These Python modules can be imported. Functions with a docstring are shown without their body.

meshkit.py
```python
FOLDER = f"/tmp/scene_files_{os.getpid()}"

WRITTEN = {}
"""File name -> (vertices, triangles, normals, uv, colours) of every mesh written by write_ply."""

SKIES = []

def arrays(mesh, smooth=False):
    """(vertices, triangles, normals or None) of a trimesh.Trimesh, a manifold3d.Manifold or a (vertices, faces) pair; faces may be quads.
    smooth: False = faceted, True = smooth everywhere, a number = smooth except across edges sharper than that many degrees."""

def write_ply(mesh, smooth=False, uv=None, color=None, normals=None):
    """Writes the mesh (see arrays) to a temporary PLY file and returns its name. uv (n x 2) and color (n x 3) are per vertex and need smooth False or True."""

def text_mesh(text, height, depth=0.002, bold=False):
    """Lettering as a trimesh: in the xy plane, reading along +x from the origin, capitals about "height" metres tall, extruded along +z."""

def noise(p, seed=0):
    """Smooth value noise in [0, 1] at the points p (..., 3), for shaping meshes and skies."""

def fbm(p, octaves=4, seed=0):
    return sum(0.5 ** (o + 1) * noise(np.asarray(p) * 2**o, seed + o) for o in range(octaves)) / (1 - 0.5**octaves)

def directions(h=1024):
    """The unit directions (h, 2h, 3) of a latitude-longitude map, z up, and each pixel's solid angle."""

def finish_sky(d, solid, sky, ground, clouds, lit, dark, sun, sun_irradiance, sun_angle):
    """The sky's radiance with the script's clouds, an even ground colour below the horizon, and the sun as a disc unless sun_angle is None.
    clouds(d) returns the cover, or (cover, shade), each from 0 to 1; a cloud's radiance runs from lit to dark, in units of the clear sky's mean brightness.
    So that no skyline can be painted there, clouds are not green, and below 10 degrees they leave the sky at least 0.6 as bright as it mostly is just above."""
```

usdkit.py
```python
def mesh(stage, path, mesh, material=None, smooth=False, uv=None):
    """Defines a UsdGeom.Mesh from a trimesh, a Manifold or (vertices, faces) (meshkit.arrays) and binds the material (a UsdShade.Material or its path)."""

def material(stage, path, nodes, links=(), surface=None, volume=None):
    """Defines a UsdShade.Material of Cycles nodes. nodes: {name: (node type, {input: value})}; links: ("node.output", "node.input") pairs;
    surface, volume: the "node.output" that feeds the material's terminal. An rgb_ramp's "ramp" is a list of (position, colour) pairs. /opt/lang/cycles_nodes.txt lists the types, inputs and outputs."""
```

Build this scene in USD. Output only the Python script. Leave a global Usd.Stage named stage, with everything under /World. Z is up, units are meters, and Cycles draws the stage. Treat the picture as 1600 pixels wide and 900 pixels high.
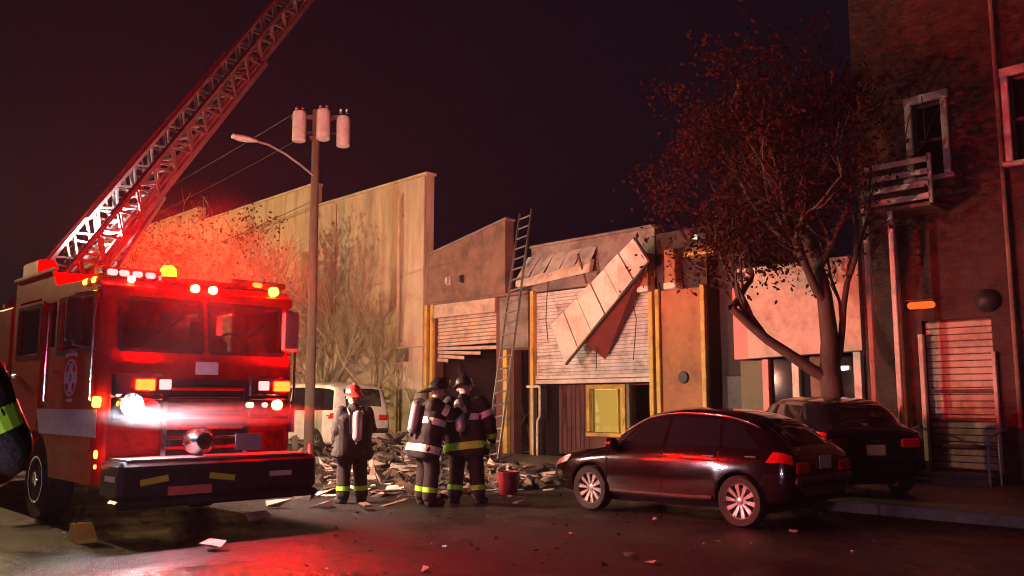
import math, random, sys
import numpy as np, trimesh
import manifold3d as m3
from manifold3d import Manifold, CrossSection
from shapely.geometry import Polygon, box as sbox
from scipy.interpolate import PchipInterpolator
sys.path.insert(0, "/opt/lang")
import usdkit, meshkit
from pxr import Usd, UsdGeom, UsdLux, UsdShade, Gf, Sdf

stage = Usd.Stage.CreateInMemory()
UsdGeom.SetStageUpAxis(stage, "Z")
UsdGeom.SetStageMetersPerUnit(stage, 1.0)
UsdGeom.Xform.Define(stage, "/World")
UsdGeom.Scope.Define(stage, "/World/Looks")
rng = np.random.default_rng(7)
random.seed(7)

# ------------------------------------------------------------------ camera, sky, exposure
cam = UsdGeom.Camera.Define(stage, "/World/camera")
cam.CreateHorizontalApertureAttr(36.0)
cam.CreateFocalLengthAttr(36.0 * 1385 / 1600)
cam.CreateExposureAttr(0.0)
cam.AddTranslateOp().Set((0, 0, 1.58))
cam.AddRotateXOp().Set(90 + 7.32)

def mat(name, nodes, links, surface=None, volume=None):
    return usdkit.material(stage, "/World/Looks/" + name, nodes, links, surface=surface, volume=volume)

night = mat("night_sky", {
    "sky": ("sky_texture", {"sky_type": "single_scattering", "sun_disc": False, "sun_elevation": math.radians(-4), "sun_rotation": 2.4}),
    "tint": ("mix", {"mix_type": "mix", "fac": 0.03, "color1": (0.0036, 0.0017, 0.0056)}),
    "bg": ("background_shader", {"strength": 1.0})},
    [("sky.color", "tint.color2"), ("tint.color", "bg.color")], surface="bg.background")
dome = UsdLux.DomeLight.Define(stage, "/World/sky")
UsdShade.MaterialBindingAPI.Apply(dome.GetPrim()).Bind(night)
dome.GetPrim().SetCustomDataByKey("kind", "structure")

HAZE = 0.0005
LAMP = 23000.0     # street lamp lens radiance
RED = 4.6

# ------------------------------------------------------------------ helpers
S = np.array([0.6919, -0.7220]); N = np.array([-0.7220, -0.6919]); P0 = np.array([0.54, 25.0])
ROT = math.degrees(math.atan2(S[1], S[0]))
def B(t, d=0.0, z=0.0):            # a point at t metres along the house fronts, d metres out towards the street
    p = P0 + t * S + d * N
    return (float(p[0]), float(p[1]), float(z))

names = {}
def numbered(parent, name):
    k = names.get((parent, name), 0); names[(parent, name)] = k + 1
    return name if k == 0 else f"{name}_{k:03d}"

def meta(p, label=None, cat=None, group=None, kind=None):
    for k, v in (("label", label), ("category", cat), ("group", group), ("kind", kind)):
        if v: p.SetCustomDataByKey(k, v)
    return p

def thing(name, label, cat, loc=(0, 0, 0), rz=0.0, group=None, scale=None):
    x = UsdGeom.Xform.Define(stage, "/World/" + numbered("/World", name))
    x.AddTranslateOp().Set(Gf.Vec3d(*map(float, loc)))
    if rz: x.AddRotateZOp().Set(float(rz))
    if scale: x.AddScaleOp().Set(Gf.Vec3f(scale, scale, scale))
    return meta(x.GetPrim(), label, cat, group)

def obj(name, mesh, m, parent=None, smooth=False, label=None, kind=None, cat=None, group=None):
    root = str(parent.GetPath()) if parent is not None else "/World"
    if isinstance(mesh, list): mesh = trimesh.util.concatenate(mesh)
    p = usdkit.mesh(stage, root + "/" + numbered(root, name), mesh, m, smooth=smooth).GetPrim()
    return meta(p, label, cat, group, kind)

def dup(src, loc, rz, label, group=None, name=None):
    c = src.GetCustomData()
    x = thing(name or src.GetName().rstrip("0123456789_"), label, c["category"], loc, 0, group or c.get("group"))
    xf = UsdGeom.Xformable(x); x.GetReferences().AddInternalReference(src.GetPath()); 
    xf.ClearXformOpOrder()
    xf.AddTranslateOp().Set(Gf.Vec3d(*map(float, loc)))
    xf.AddRotateZOp().Set(float(rz))
    x.SetInstanceable(True)
    return x

def box(sx, sy, sz, c=(0, 0, 0), bev=0.0, R=None):
    if bev > 0:
        h = np.array([sx, sy, sz]) / 2; b = min(bev, 0.45 * min(sx, sy, sz)); pts = []
        for q in np.ndindex(2, 2, 2):
            s = np.array(q) * 2 - 1
            for k in range(3):
                o = np.full(3, b); o[k] = 0; pts.append(s * (h - o))
        m = trimesh.convex.convex_hull(np.array(pts))
    else:
        m = trimesh.creation.box((sx, sy, sz))
    if R is not None: m.apply_transform(R)
    m.apply_translation(c); return m

def bar(p0, p1, w, h, bev=0.0, up=(0, 0, 1)):
    p0, p1 = np.array(p0, float), np.array(p1, float); d = p1 - p0; L = np.linalg.norm(d); d /= L
    u = np.array(up, float)
    if abs(d @ u) > 0.95: u = np.array([0, 1.0, 0])
    sd = np.cross(u, d); sd /= np.linalg.norm(sd); u = np.cross(d, sd)
    T = np.eye(4); T[:3, 0], T[:3, 1], T[:3, 2], T[:3, 3] = d, sd, u, (p0 + p1) / 2
    m = box(L, w, h, bev=bev); m.apply_transform(T); return m

def tube(path, radii, seg=8, cap=True):
    P = np.array(path, float); n = len(P); r = np.broadcast_to(radii, n).astype(float)
    T = np.gradient(P, axis=0); T /= np.linalg.norm(T, axis=1, keepdims=True) + 1e-12
    u = np.cross(T[0], [0, 0, 1.0]);  u = np.array([1.0, 0, 0]) if np.linalg.norm(u) < 1e-3 else u
    V = []; a = np.arange(seg) / seg * 2 * np.pi
    for i in range(n):
        u = u - (u @ T[i]) * T[i]; u /= np.linalg.norm(u); w = np.cross(T[i], u)
        V.append(P[i] + r[i] * (np.cos(a)[:, None] * u + np.sin(a)[:, None] * w))
    V = np.vstack(V); F = []
    for i in range(n - 1):
        for k in range(seg):
            a0, a1 = i * seg + k, i * seg + (k + 1) % seg
            F += [[a0, a1, a1 + seg], [a0, a1 + seg, a0 + seg]]
    if cap:
        for k in range(1, seg - 1):
            F.append([0, k + 1, k]); o = (n - 1) * seg; F.append([o, o + k, o + k + 1])
    return trimesh.Trimesh(V, F, process=False)

def lathe(prof, seg=24, axis="z", c=(0, 0, 0)):
    m = trimesh.creation.revolve(np.array(prof, float), sections=seg)
    if axis == "y": m.apply_transform(trimesh.transformations.rotation_matrix(-np.pi / 2, [1, 0, 0]))
    if axis == "x": m.apply_transform(trimesh.transformations.rotation_matrix(np.pi / 2, [0, 1, 0]))
    m.apply_translation(c); return m

def panel(poly, y0, th):           # polygon in (x, z), from y0 to y0 + th
    if not isinstance(poly, Polygon): poly = Polygon(poly)
    m = trimesh.creation.extrude_polygon(poly, th, engine="earcut")
    v = np.array(m.vertices); m.vertices = np.stack([v[:, 0], y0 + th - v[:, 2], v[:, 1]], 1)
    return m

def R(deg, ax): return trimesh.transformations.rotation_matrix(math.radians(deg), ax)
def man(tm): return Manifold(m3.Mesh(np.asarray(tm.vertices, np.float32), np.asarray(tm.faces, np.uint32)))
def untri(mf):
    m = mf.to_mesh(); return trimesh.Trimesh(m.vert_properties[:, :3], m.tri_verts, process=True)

# ------------------------------------------------------------------ materials
def paint(name, col, rough=0.5, var=0.15, scale=3.0, bump=0.0, bscale=40.0, metal=0.0, spec=0.5, coat=0.0, dirt=None, dirt_scale=1.2, streak=False):
    nd = {"tc": ("texture_coordinate", {}), "n": ("noise_texture", {"scale": scale, "detail": 6.0, "roughness": 0.65}),
          "mp": ("mapping", {"scale": (1, 1, 0.18) if streak else (1, 1, 1)}),
          "r": ("rgb_ramp", {"ramp": [(0.3, tuple(c * (1 - var) for c in col)), (0.7, tuple(min(1, c * (1 + var)) for c in col))]}),
          "rr": ("map_range", {"from_min": 0.3, "from_max": 0.7, "to_min": max(0.02, rough * 0.8), "to_max": min(1, rough * 1.25)}),
          "p": ("principled_bsdf", {"metallic": metal, "specular_ior_level": spec, "coat_weight": coat, "coat_roughness": 0.06})}
    lk = [("tc.object", "mp.vector"), ("mp.vector", "n.vector"), ("n.fac", "r.fac"), ("n.fac", "rr.value"), ("rr.result", "p.roughness")]
    src = "r.color"
    if dirt:
        nd["n2"] = ("noise_texture", {"scale": dirt_scale, "detail": 8.0, "roughness": 0.7, "distortion": 0.4})
        nd["dr"] = ("rgb_ramp", {"ramp": [(0.46, (0, 0, 0)), (0.68, (1, 1, 1))]})
        nd["mx"] = ("mix", {"color2": dirt})
        lk += [("mp.vector", "n2.vector"), ("n2.fac", "dr.fac"), ("dr.color", "mx.fac"), (src, "mx.color1")]; src = "mx.color"
    lk.append((src, "p.base_color"))
    if bump:
        nd["bn"] = ("noise_texture", {"scale": bscale, "detail": 4.0}); nd["b"] = ("bump", {"strength": bump, "distance": 0.02})
        lk += [("tc.object", "bn.vector"), ("bn.fac", "b.height"), ("b.normal", "p.normal")]
    return mat(name, nd, lk, surface="p.BSDF")

def glow(name, col, strength):
    return mat(name, {"e": ("emission", {"color": col, "strength": strength})}, [], surface="e.emission")

def glass(name, tint=(0.75, 0.8, 0.82), ior=1.5):
    return mat(name, {"t": ("transparent_bsdf", {"color": tint}), "g": ("glossy_bsdf", {"color": (1, 1, 1), "roughness": 0.03}),
                      "f": ("fresnel", {"IOR": ior}), "m": ("mix_closure", {})},
               [("f.fac", "m.fac"), ("t.BSDF", "m.closure1"), ("g.BSDF", "m.closure2")], surface="m.closure")

M = {}
def wet_road():
    nd = {"tc": ("texture_coordinate", {}),
          "n": ("noise_texture", {"scale": 0.35, "detail": 7.0, "roughness": 0.6, "distortion": 0.5}),
          "fine": ("noise_texture", {"scale": 55.0, "detail": 4.0}),
          "mid": ("noise_texture", {"scale": 6.0, "detail": 6.0, "roughness": 0.7}),
          "col": ("rgb_ramp", {"ramp": [(0.3, (0.008, 0.0077, 0.0095)), (0.7, (0.026, 0.025, 0.028))]}),
          "rr": ("rgb_ramp", {"ramp": [(0.34, (0.14,) * 3), (0.42, (0.36,) * 3), (0.56, (0.65,) * 3)]}),
          "bs": ("rgb_ramp", {"ramp": [(0.42, (0.15,) * 3), (0.55, (1,) * 3)]}),
          "ad": ("math", {"math_type": "multiply"}), "ad2": ("math", {"math_type": "multiply_add", "value2": 0.9}),
          "b": ("bump", {"strength": 0.85, "distance": 0.035}), "p": ("principled_bsdf", {"specular_ior_level": 0.35})}
    return mat("wet_asphalt", nd, [("tc.object", "n.vector"), ("tc.object", "fine.vector"), ("tc.object", "mid.vector"), ("mid.fac", "col.fac"), ("col.color", "p.base_color"),
        ("n.fac", "rr.fac"), ("rr.color", "p.roughness"), ("n.fac", "bs.fac"), ("fine.fac", "ad.value1"), ("bs.color", "ad.value2"), ("mid.fac", "ad2.value1"), ("ad.value", "ad2.value3"),
        ("ad2.value", "b.height"), ("b.normal", "p.normal")], surface="p.BSDF")
M["road"] = wet_road()
M["concrete"] = paint("wet_concrete", (0.16, 0.15, 0.14), 0.5, 0.25, 4, 0.4, 30, dirt=(0.06, 0.055, 0.05))
M["kerb"] = paint("kerb_stone", (0.3, 0.28, 0.26), 0.55, 0.2, 5, 0.3, 40, dirt=(0.1, 0.09, 0.08))
M["stucco"] = paint("ochre_stucco", (0.58, 0.48, 0.33), 0.85, 0.22, 1.6, 0.5, 35, dirt=(0.32, 0.24, 0.155), dirt_scale=1.4, streak=True)
M["stucco_pale"] = paint("pale_stucco", (0.62, 0.53, 0.38), 0.85, 0.12, 2.5, 0.4, 35, dirt=(0.4, 0.33, 0.22), dirt_scale=1.6, streak=True)
M["plaster_brown"] = paint("brown_plaster", (0.24, 0.15, 0.11), 0.85, 0.25, 2, 0.4, 30, dirt=(0.09, 0.06, 0.06), dirt_scale=1.1)
M["shutter_pink"] = paint("pale_shutter", (0.55, 0.42, 0.34), 0.6, 0.15, 3, 0.0, dirt=(0.3, 0.2, 0.16), dirt_scale=2)
M["soot"] = paint("sooty_interior", (0.035, 0.03, 0.028), 0.9, 0.5, 3, 0.5, 20)
M["yellow_trim"] = paint("yellow_trim", (0.62, 0.40, 0.08), 0.5, 0.12, 6, dirt=(0.3, 0.19, 0.05), dirt_scale=3)
M["siding"] = paint("grey_siding", (0.58, 0.58, 0.55), 0.6, 0.12, 4, 0.0, dirt=(0.28, 0.26, 0.23), dirt_scale=2.2)
M["siding_b"] = paint("grey_siding_worn", (0.50, 0.50, 0.47), 0.65, 0.15, 4, 0.0, dirt=(0.22, 0.2, 0.18), dirt_scale=2.2)
M["cream"] = paint("cream_metal", (0.70, 0.64, 0.54), 0.5, 0.1, 3, dirt=(0.4, 0.31, 0.22), dirt_scale=2.0)
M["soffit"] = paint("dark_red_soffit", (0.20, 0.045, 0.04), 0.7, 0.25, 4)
M["parapet"] = paint("grey_parapet", (0.26, 0.24, 0.21), 0.85, 0.25, 2, 0.3, 30, dirt=(0.1, 0.08, 0.07))
M["orange_panel"] = paint("rust_orange_panel", (0.38, 0.16, 0.06), 0.65, 0.2, 2.2, 0.15, 30, dirt=(0.2, 0.08, 0.04))
M["dark_wall"] = paint("dark_wall", (0.05, 0.035, 0.035), 0.85, 0.3, 2, 0.3, 25)
M["dark_red_wall"] = paint("dark_red_wall", (0.13, 0.05, 0.045), 0.8, 0.3, 2, 0.2, 25)
M["pink_fascia"] = paint("pale_fascia", (0.60, 0.46, 0.38), 0.75, 0.12, 2, 0.2, 30, dirt=(0.36, 0.25, 0.2), dirt_scale=1.6)
M["olive"] = paint("olive_panel", (0.16, 0.15, 0.09), 0.7, 0.2, 3)
M["white_trim"] = paint("white_trim", (0.62, 0.57, 0.50), 0.55, 0.1, 5, dirt=(0.4, 0.35, 0.3), dirt_scale=3)
M["grey_metal"] = paint("grey_metal", (0.42, 0.42, 0.43), 0.42, 0.12, 6, metal=0.6)
M["transformer"] = paint("transformer_grey", (0.62, 0.62, 0.6), 0.45, 0.1, 6, dirt=(0.4, 0.38, 0.34), dirt_scale=3)
M["wood_pole"] = paint("pole_wood", (0.11, 0.075, 0.05), 0.85, 0.3, 9, 0.5, 30, streak=True)
M["board"] = paint("broken_wood", (0.17, 0.115, 0.075), 0.8, 0.3, 6, 0.2, 30)
M["black_iron"] = paint("black_iron", (0.025, 0.025, 0.028), 0.5, 0.3, 6)
M["chrome"] = paint("chrome", (0.75, 0.75, 0.77), 0.14, 0.05, 8, metal=1.0)
M["alloy"] = paint("alloy", (0.7, 0.7, 0.7), 0.28, 0.05, 8, metal=0.9)
M["alu"] = paint("ladder_aluminium", (0.30, 0.30, 0.31), 0.45, 0.12, 6, metal=0.7)
M["rubber"] = paint("rubber", (0.018, 0.018, 0.018), 0.8, 0.2, 10)
M["fire_red"] = paint("fire_engine_red", (0.62, 0.012, 0.012), 0.42, 0.08, 2, spec=0.25, coat=0.08, dirt=(0.3, 0.015, 0.012), dirt_scale=1.0)
M["cab_dark"] = paint("cab_interior", (0.05, 0.035, 0.035), 0.8, 0.3, 4)
M["stripe"] = paint("reflective_stripe", (0.74, 0.70, 0.86), 0.3, 0.05, 6)
M["chevron_y"] = paint("chevron_yellow", (0.55, 0.66, 0.06), 0.35, 0.08, 6)
M["chevron_r"] = paint("chevron_red", (0.62, 0.16, 0.12), 0.4, 0.08, 6)
M["black_plastic"] = paint("black_plastic", (0.022, 0.022, 0.025), 0.4, 0.2, 8)
M["car_dark"] = paint("dark_burgundy_paint", (0.010, 0.0035, 0.005), 0.14, 0.1, 2, coat=1.0)
M["car_black"] = paint("black_car_paint", (0.010, 0.011, 0.016), 0.2, 0.1, 2, coat=0.9)
M["van_white"] = paint("white_van_paint", (0.66, 0.63, 0.56), 0.35, 0.06, 3, coat=0.4, dirt=(0.45, 0.41, 0.35), dirt_scale=2)
M["dark_glass"] = paint("tinted_glass", (0.010, 0.010, 0.014), 0.05, 0.05, 3, spec=0.6)
M["tail_red"] = paint("tail_lens_red", (0.5, 0.01, 0.012), 0.12, 0.05, 6, coat=0.8)
M["lens_clear"] = paint("clear_lens", (0.6, 0.6, 0.62), 0.12, 0.05, 6, coat=0.6)
M["plate"] = paint("plate_pale", (0.72, 0.70, 0.36), 0.45, 0.06, 8)
M["plate_grey"] = paint("plate_grey", (0.42, 0.42, 0.42), 0.4, 0.06, 8)
M["glass"] = glass("window_glass")
M["window_dark"] = paint("dark_window_pane", (0.008, 0.010, 0.016), 0.06, 0.05, 3, spec=0.5)
M["turnout"] = paint("turnout_black", (0.016, 0.013, 0.015), 0.85, 0.3, 14, 0.4, 60)
M["turnout_tan"] = paint("turnout_worn", (0.022, 0.018, 0.018), 0.85, 0.35, 14, 0.4, 60)
M["refl_silver"] = paint("reflective_silver", (0.68, 0.64, 0.58), 0.35, 0.1, 20)
M["refl_yellow"] = paint("reflective_lime", (0.34, 0.85, 0.05), 0.4, 0.1, 20)
M["skin"] = paint("skin", (0.42, 0.26, 0.19), 0.55, 0.1, 20)
M["helmet"] = paint("black_helmet", (0.02, 0.018, 0.02), 0.3, 0.15, 10)
M["helmet_red"] = paint("red_helmet", (0.45, 0.03, 0.025), 0.32, 0.15, 10)
M["hose"] = paint("hose_canvas", (0.10, 0.06, 0.05), 0.8, 0.2, 20, 0.4, 120, dirt=(0.2, 0.13, 0.1), dirt_scale=6)
M["bark"] = paint("bark", (0.07, 0.048, 0.038), 0.9, 0.35, 6, 0.8, 18, streak=True)
M["bark_pale"] = paint("pale_bark", (0.46, 0.36, 0.23), 0.9, 0.3, 6, 0.6, 18)
M["red_plastic"] = paint("red_plastic", (0.3, 0.01, 0.02), 0.4, 0.1, 6)
M["paper"] = paint("pale_litter", (0.5, 0.47, 0.42), 0.8, 0.1, 12)
M["chock"] = paint("chock_yellow", (0.62, 0.50, 0.10), 0.6, 0.15, 9)

def brick_mat():
    nd = {"tc": ("texture_coordinate", {}), "sx": ("separate_xyz", {}), "cx": ("combine_xyz", {}),
          "br": ("brick_texture", {"color1": (0.08, 0.027, 0.023), "color2": (0.052, 0.019, 0.018), "mortar": (0.062, 0.046, 0.043), "scale": 1.0, "mortar_size": 0.006, "mortar_smooth": 0.3, "brick_width": 0.215, "row_height": 0.075, "bias": -0.1}),
          "n": ("noise_texture", {"scale": 1.3, "detail": 8.0, "roughness": 0.7}), "r": ("rgb_ramp", {"ramp": [(0.35, (0.55,) * 3), (0.65, (1.15,) * 3)]}),
          "mx": ("mix", {"mix_type": "multiply", "fac": 1.0}), "iv": ("math", {"math_type": "subtract", "value1": 1.0}),
          "b": ("bump", {"strength": 0.6, "distance": 0.012}), "p": ("principled_bsdf", {"roughness": 0.85})}
    return mat("red_brick", nd, [("tc.object", "sx.vector"), ("sx.x", "cx.x"), ("sx.z", "cx.y"), ("cx.vector", "br.vector"), ("tc.object", "n.vector"), ("n.fac", "r.fac"),
        ("br.color", "mx.color1"), ("r.color", "mx.color2"), ("mx.color", "p.base_color"), ("br.fac", "iv.value2"), ("iv.value", "b.height"), ("b.normal", "p.normal")], surface="p.BSDF")
M["brick"] = brick_mat()

def leaf_mat(name, c1, c2):
    nd = {"g": ("geometry", {}), "r": ("rgb_ramp", {"ramp": [(0.0, c1), (1.0, c2)]}), "d": ("diffuse_bsdf", {}), "t": ("translucent_bsdf", {}), "m": ("mix_closure", {"fac": 0.3})}
    return mat(name, nd, [("g.random_per_island", "r.fac"), ("r.color", "d.color"), ("r.color", "t.color"), ("d.BSDF", "m.closure1"), ("t.BSDF", "m.closure2")], surface="m.closure")
M["leaf_red"] = leaf_mat("red_leaves", (0.05, 0.018, 0.016), (0.22, 0.06, 0.045))
M["leaf_gold"] = leaf_mat("dry_gold_leaves", (0.14, 0.085, 0.03), (0.30, 0.19, 0.06))
# lamps
M["sodium"] = glow("sodium_lens", (1.0, 0.64, 0.29), LAMP)
M["l_beacon"] = glow("beacon_lens", (1.0, 0.00016, 0.000006), 2600 * RED)
M["l_red"] = glow("red_warning_lens", (1.0, 0.00035, 0.00004), 420 * RED)
M["l_redsoft"] = glow("pink_red_lens", (1.0, 0.16, 0.15), 5.0)
M["l_amber"] = glow("amber_lens", (1.0, 0.30, 0.02), 16.0)
M["l_warm"] = glow("warm_white_lens", (1.0, 0.62, 0.22), 6.0)
M["l_head"] = glow("headlight_lens", (0.80, 0.93, 1.0), 1700.0)
M["l_white"] = glow("small_white_lens", (0.8, 0.92, 1.0), 5.0)
M["l_marker"] = glow("marker_lens", (1.0, 0.13, 0.03), 8.0)
M["l_orange"] = glow("orange_wall_lamp", (1.0, 0.10, 0.015), 1.6)
M["l_scene"] = glow("scene_light_lens", (1.0, 0.57, 0.42), 5200.0)
M["l_bar_red"] = glow("bar_red_lens", (1.0, 0.06, 0.07), 850.0)
M["l_bar_blue"] = glow("bar_blue_lens", (0.16, 0.22, 1.0), 420.0)
M["l_flood"] = glow("ladder_flood_lens", (1.0, 0.80, 0.72), 3800.0)
M["lit_blind"] = glow("lit_blind", (1.0, 0.50, 0.08), 1.3)
M["l_squad"] = glow("squad_headlight", (0.88, 0.86, 1.0), 480.0)
M["l_dim"] = glow("dim_pale_lens", (1.0, 0.75, 0.6), 1.2)

# ------------------------------------------------------------------ haze
haze_m = mat("night_haze", {"v": ("principled_volume", {"color": (0.85, 0.84, 0.86), "density": HAZE, "anisotropy": 0.15})}, [], volume="v.volume")
if HAZE > 0:
    obj("haze", box(170, 190, 27, (0, 60, 12.5)), haze_m, kind="stuff", label="thin smoky night haze glowing around the emergency lights", cat="haze")

# ------------------------------------------------------------------ ground, road, pavement
def street_xf(name, mesh, m, **k):
    p = obj(name, mesh, m, **k); x = UsdGeom.Xformable(p)
    x.AddTranslateOp().Set(Gf.Vec3d(P0[0], P0[1], 0)); x.AddRotateZOp().Set(ROT); return p
g = trimesh.creation.box((520, 520, 0.5)); g.apply_translation((0, 0, -0.262))
street_xf("ground", g, M["dark_wall"], kind="structure")
xs = np.linspace(-90, 70, 161); ys = np.linspace(-16.6, -5.1, 26)      # local y is minus the distance out
X, Y = np.meshgrid(xs, ys, indexing="ij")
Z = 0.02 * (meshkit.fbm(np.stack([X * .35, Y * .35, X * 0], -1), 3) - .5) - 0.004
Z[:, 0] = Z[:, -1] = -0.006
V = np.stack([X, Y, Z], -1).reshape(-1, 3); ny = len(ys)
F = [[i * ny + j, (i + 1) * ny + j, (i + 1) * ny + j + 1, i * ny + j + 1] for i in range(len(xs) - 1) for j in range(ny - 1)]
F = np.array(F); F = np.vstack([F[:, [0, 1, 2]], F[:, [0, 2, 3]]])
street_xf("road", trimesh.Trimesh(V, F, process=False), M["road"], smooth=True, kind="structure")
street_xf("pavement", box(160, 4.94, 0.4, (-10, -2.45, -0.07)), M["concrete"], kind="structure")
street_xf("pavement", box(160, 6.0, 0.4, (-10, -19.75, -0.07)), M["concrete"], kind="structure")
k = []
for i in range(80): k.append(box(1.985, 0.15, 0.45, (-90 + 2 * i + 1, -5.0, -0.08 + 0.004 * math.sin(i * 7.3)), 0.02))
street_xf("kerb", k, M["kerb"], kind="structure")
street_xf("kerb", [box(1.985, 0.15, 0.45, (-90 + 2 * i + 1, -16.67, -0.08), 0.02) for i in range(80)], M["kerb"], kind="structure")

GZ = 0.13  # pavement height
# ------------------------------------------------------------------ buildings along the street (local x along the front, y into the building)
def building(name, label, t0): return thing(name, label, "building", B(t0, 0, 0), ROT)
def shell(b, x0, x1, depth, h, wall_m, roof_m, y0=0.3):
    th = 0.25
    obj("side_wall", box(th, depth - y0, h, (x0 + th / 2, (depth + y0) / 2, h / 2)), wall_m, b)
    obj("side_wall", box(th, depth - y0, h, (x1 - th / 2, (depth + y0) / 2, h / 2)), wall_m, b)
    obj("rear_wall", box(x1 - x0 - 2 * th - 0.004, th, h, ((x0 + x1) / 2, depth - th / 2, h / 2)), wall_m, b)
    obj("roof", box(x1 - x0 - 0.01, depth - y0 - 0.01, 0.2, ((x0 + x1) / 2, (depth + y0) / 2, h + 0.101)), roof_m, b)

# tall ochre building
T0 = -22.0
b1 = building("ochre_building", "tall windowless ochre stucco building behind the white van, paler at its right end", T0)
L1 = -4.84 - T0
front = Polygon([(0, 0), (L1, 0), (L1, 9.0), (10.2, 9.0), (10.2, 9.9), (0, 9.9)])
obj("wall", panel(front, 0, 0.32), M["stucco"], b1)
obj("coping", box(L1 + 0.08 - 10.2, 0.42, 0.1, (L1 / 2 + 5.14, 0.15, 9.052), 0.02), M["stucco_pale"], b1)
obj("coping", box(10.26, 0.42, 0.1, (5.1, 0.15, 9.952), 0.02), M["stucco_pale"], b1)
obj("pier", box(1.0, 0.10, 8.95, (L1 - 0.5, -0.052, 4.48), 0.02), M["stucco_pale"], b1)
for x in (3.2, 7.4, 11.6):
    obj("pilaster", box(0.42, 0.05, 8.9, (x, -0.026, 4.46), 0.015), M["stucco"], b1)
dp = obj("downpipe", tube([(L1 - 1.32, -0.1, 0.15), (L1 - 1.32, -0.1, 8.3), (L1 - 1.32, 0.0, 8.6)], 0.06, 10), M["stucco_pale"], b1, smooth=40)
for z in (1.5, 3.6, 5.7, 7.8): obj("pipe_clip", box(0.2, 0.06, 0.06, (L1 - 1.32, -0.04, z)), M["grey_metal"], dp)
obj("meter_box", box(0.5, 0.16, 0.42, (L1 - 0.95, -0.19, 3.1), 0.02), M["olive"], b1)
obj("conduit", tube([(L1 - 1.5, -0.16, 3.32), (L1 + 0.2, -0.16, 3.36)], 0.03, 8), M["white_trim"], b1)
shell(b1, 0, L1, 14, 6.2, M["stucco"], M["soot"], 0.33)

# long pale warehouse farther up the street
T0 = -39.0
b0 = building("pale_warehouse", "long pale tan warehouse beyond the ochre building, seen above the fire engine's roof", T0)
L0 = -22.06 - T0
obj("wall", panel([(0, 0), (L0, 0), (L0, 10.6), (0, 10.6)], 0, 0.32), M["stucco"], b0)
obj("coping", box(L0 + 0.04, 0.42, 0.1, (L0 / 2, 0.15, 10.652), 0.02), M["stucco_pale"], b0)
for i in range(5): obj("pilaster", box(0.5, 0.05, 10.4, (1.6 + i * 3.5, -0.026, 5.22), 0.015), M["stucco_pale"], b0)
shell(b0, 0, L0, 14, 8.2, M["stucco"], M["soot"], 0.33)
# burnt brown building
T0 = -4.72
b2 = building("burnt_building", "low brown building with a sloped top and a torn roller door over blackness", T0)
W2 = 4.70; up = -1.05 - T0
wall = Polygon([(0, 4.72), (0, 6.27), (up, 6.92), (up, 4.72)]); low = Polygon([(0, 0), (W2, 0), (W2, 4.716), (0, 4.716)])
op = sbox(0.47, -1, 3.27, 4.3); dr = sbox(4.02, -1, 4.62, 3.05)
obj("wall", panel(low.difference(op).difference(dr), 0, 0.3), M["dark_red_wall"], b2)
obj("upper_wall", panel(wall, -0.02, 0.34), M["plaster_brown"], b2)
obj("coping", bar((0, 0.15, 6.31), (up + 0.05, 0.15, 6.96), 0.42, 0.07, 0.015), M["parapet"], b2)
obj("band", box(W2 - 0.05, 0.1, 0.09, (W2 / 2, -0.055, 4.68), 0.02), M["plaster_brown"], b2)
obj("door_header", box(2.86, 0.1, 0.42, (1.87, -0.052, 4.42), 0.01), M["shutter_pink"], b2)
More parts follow.
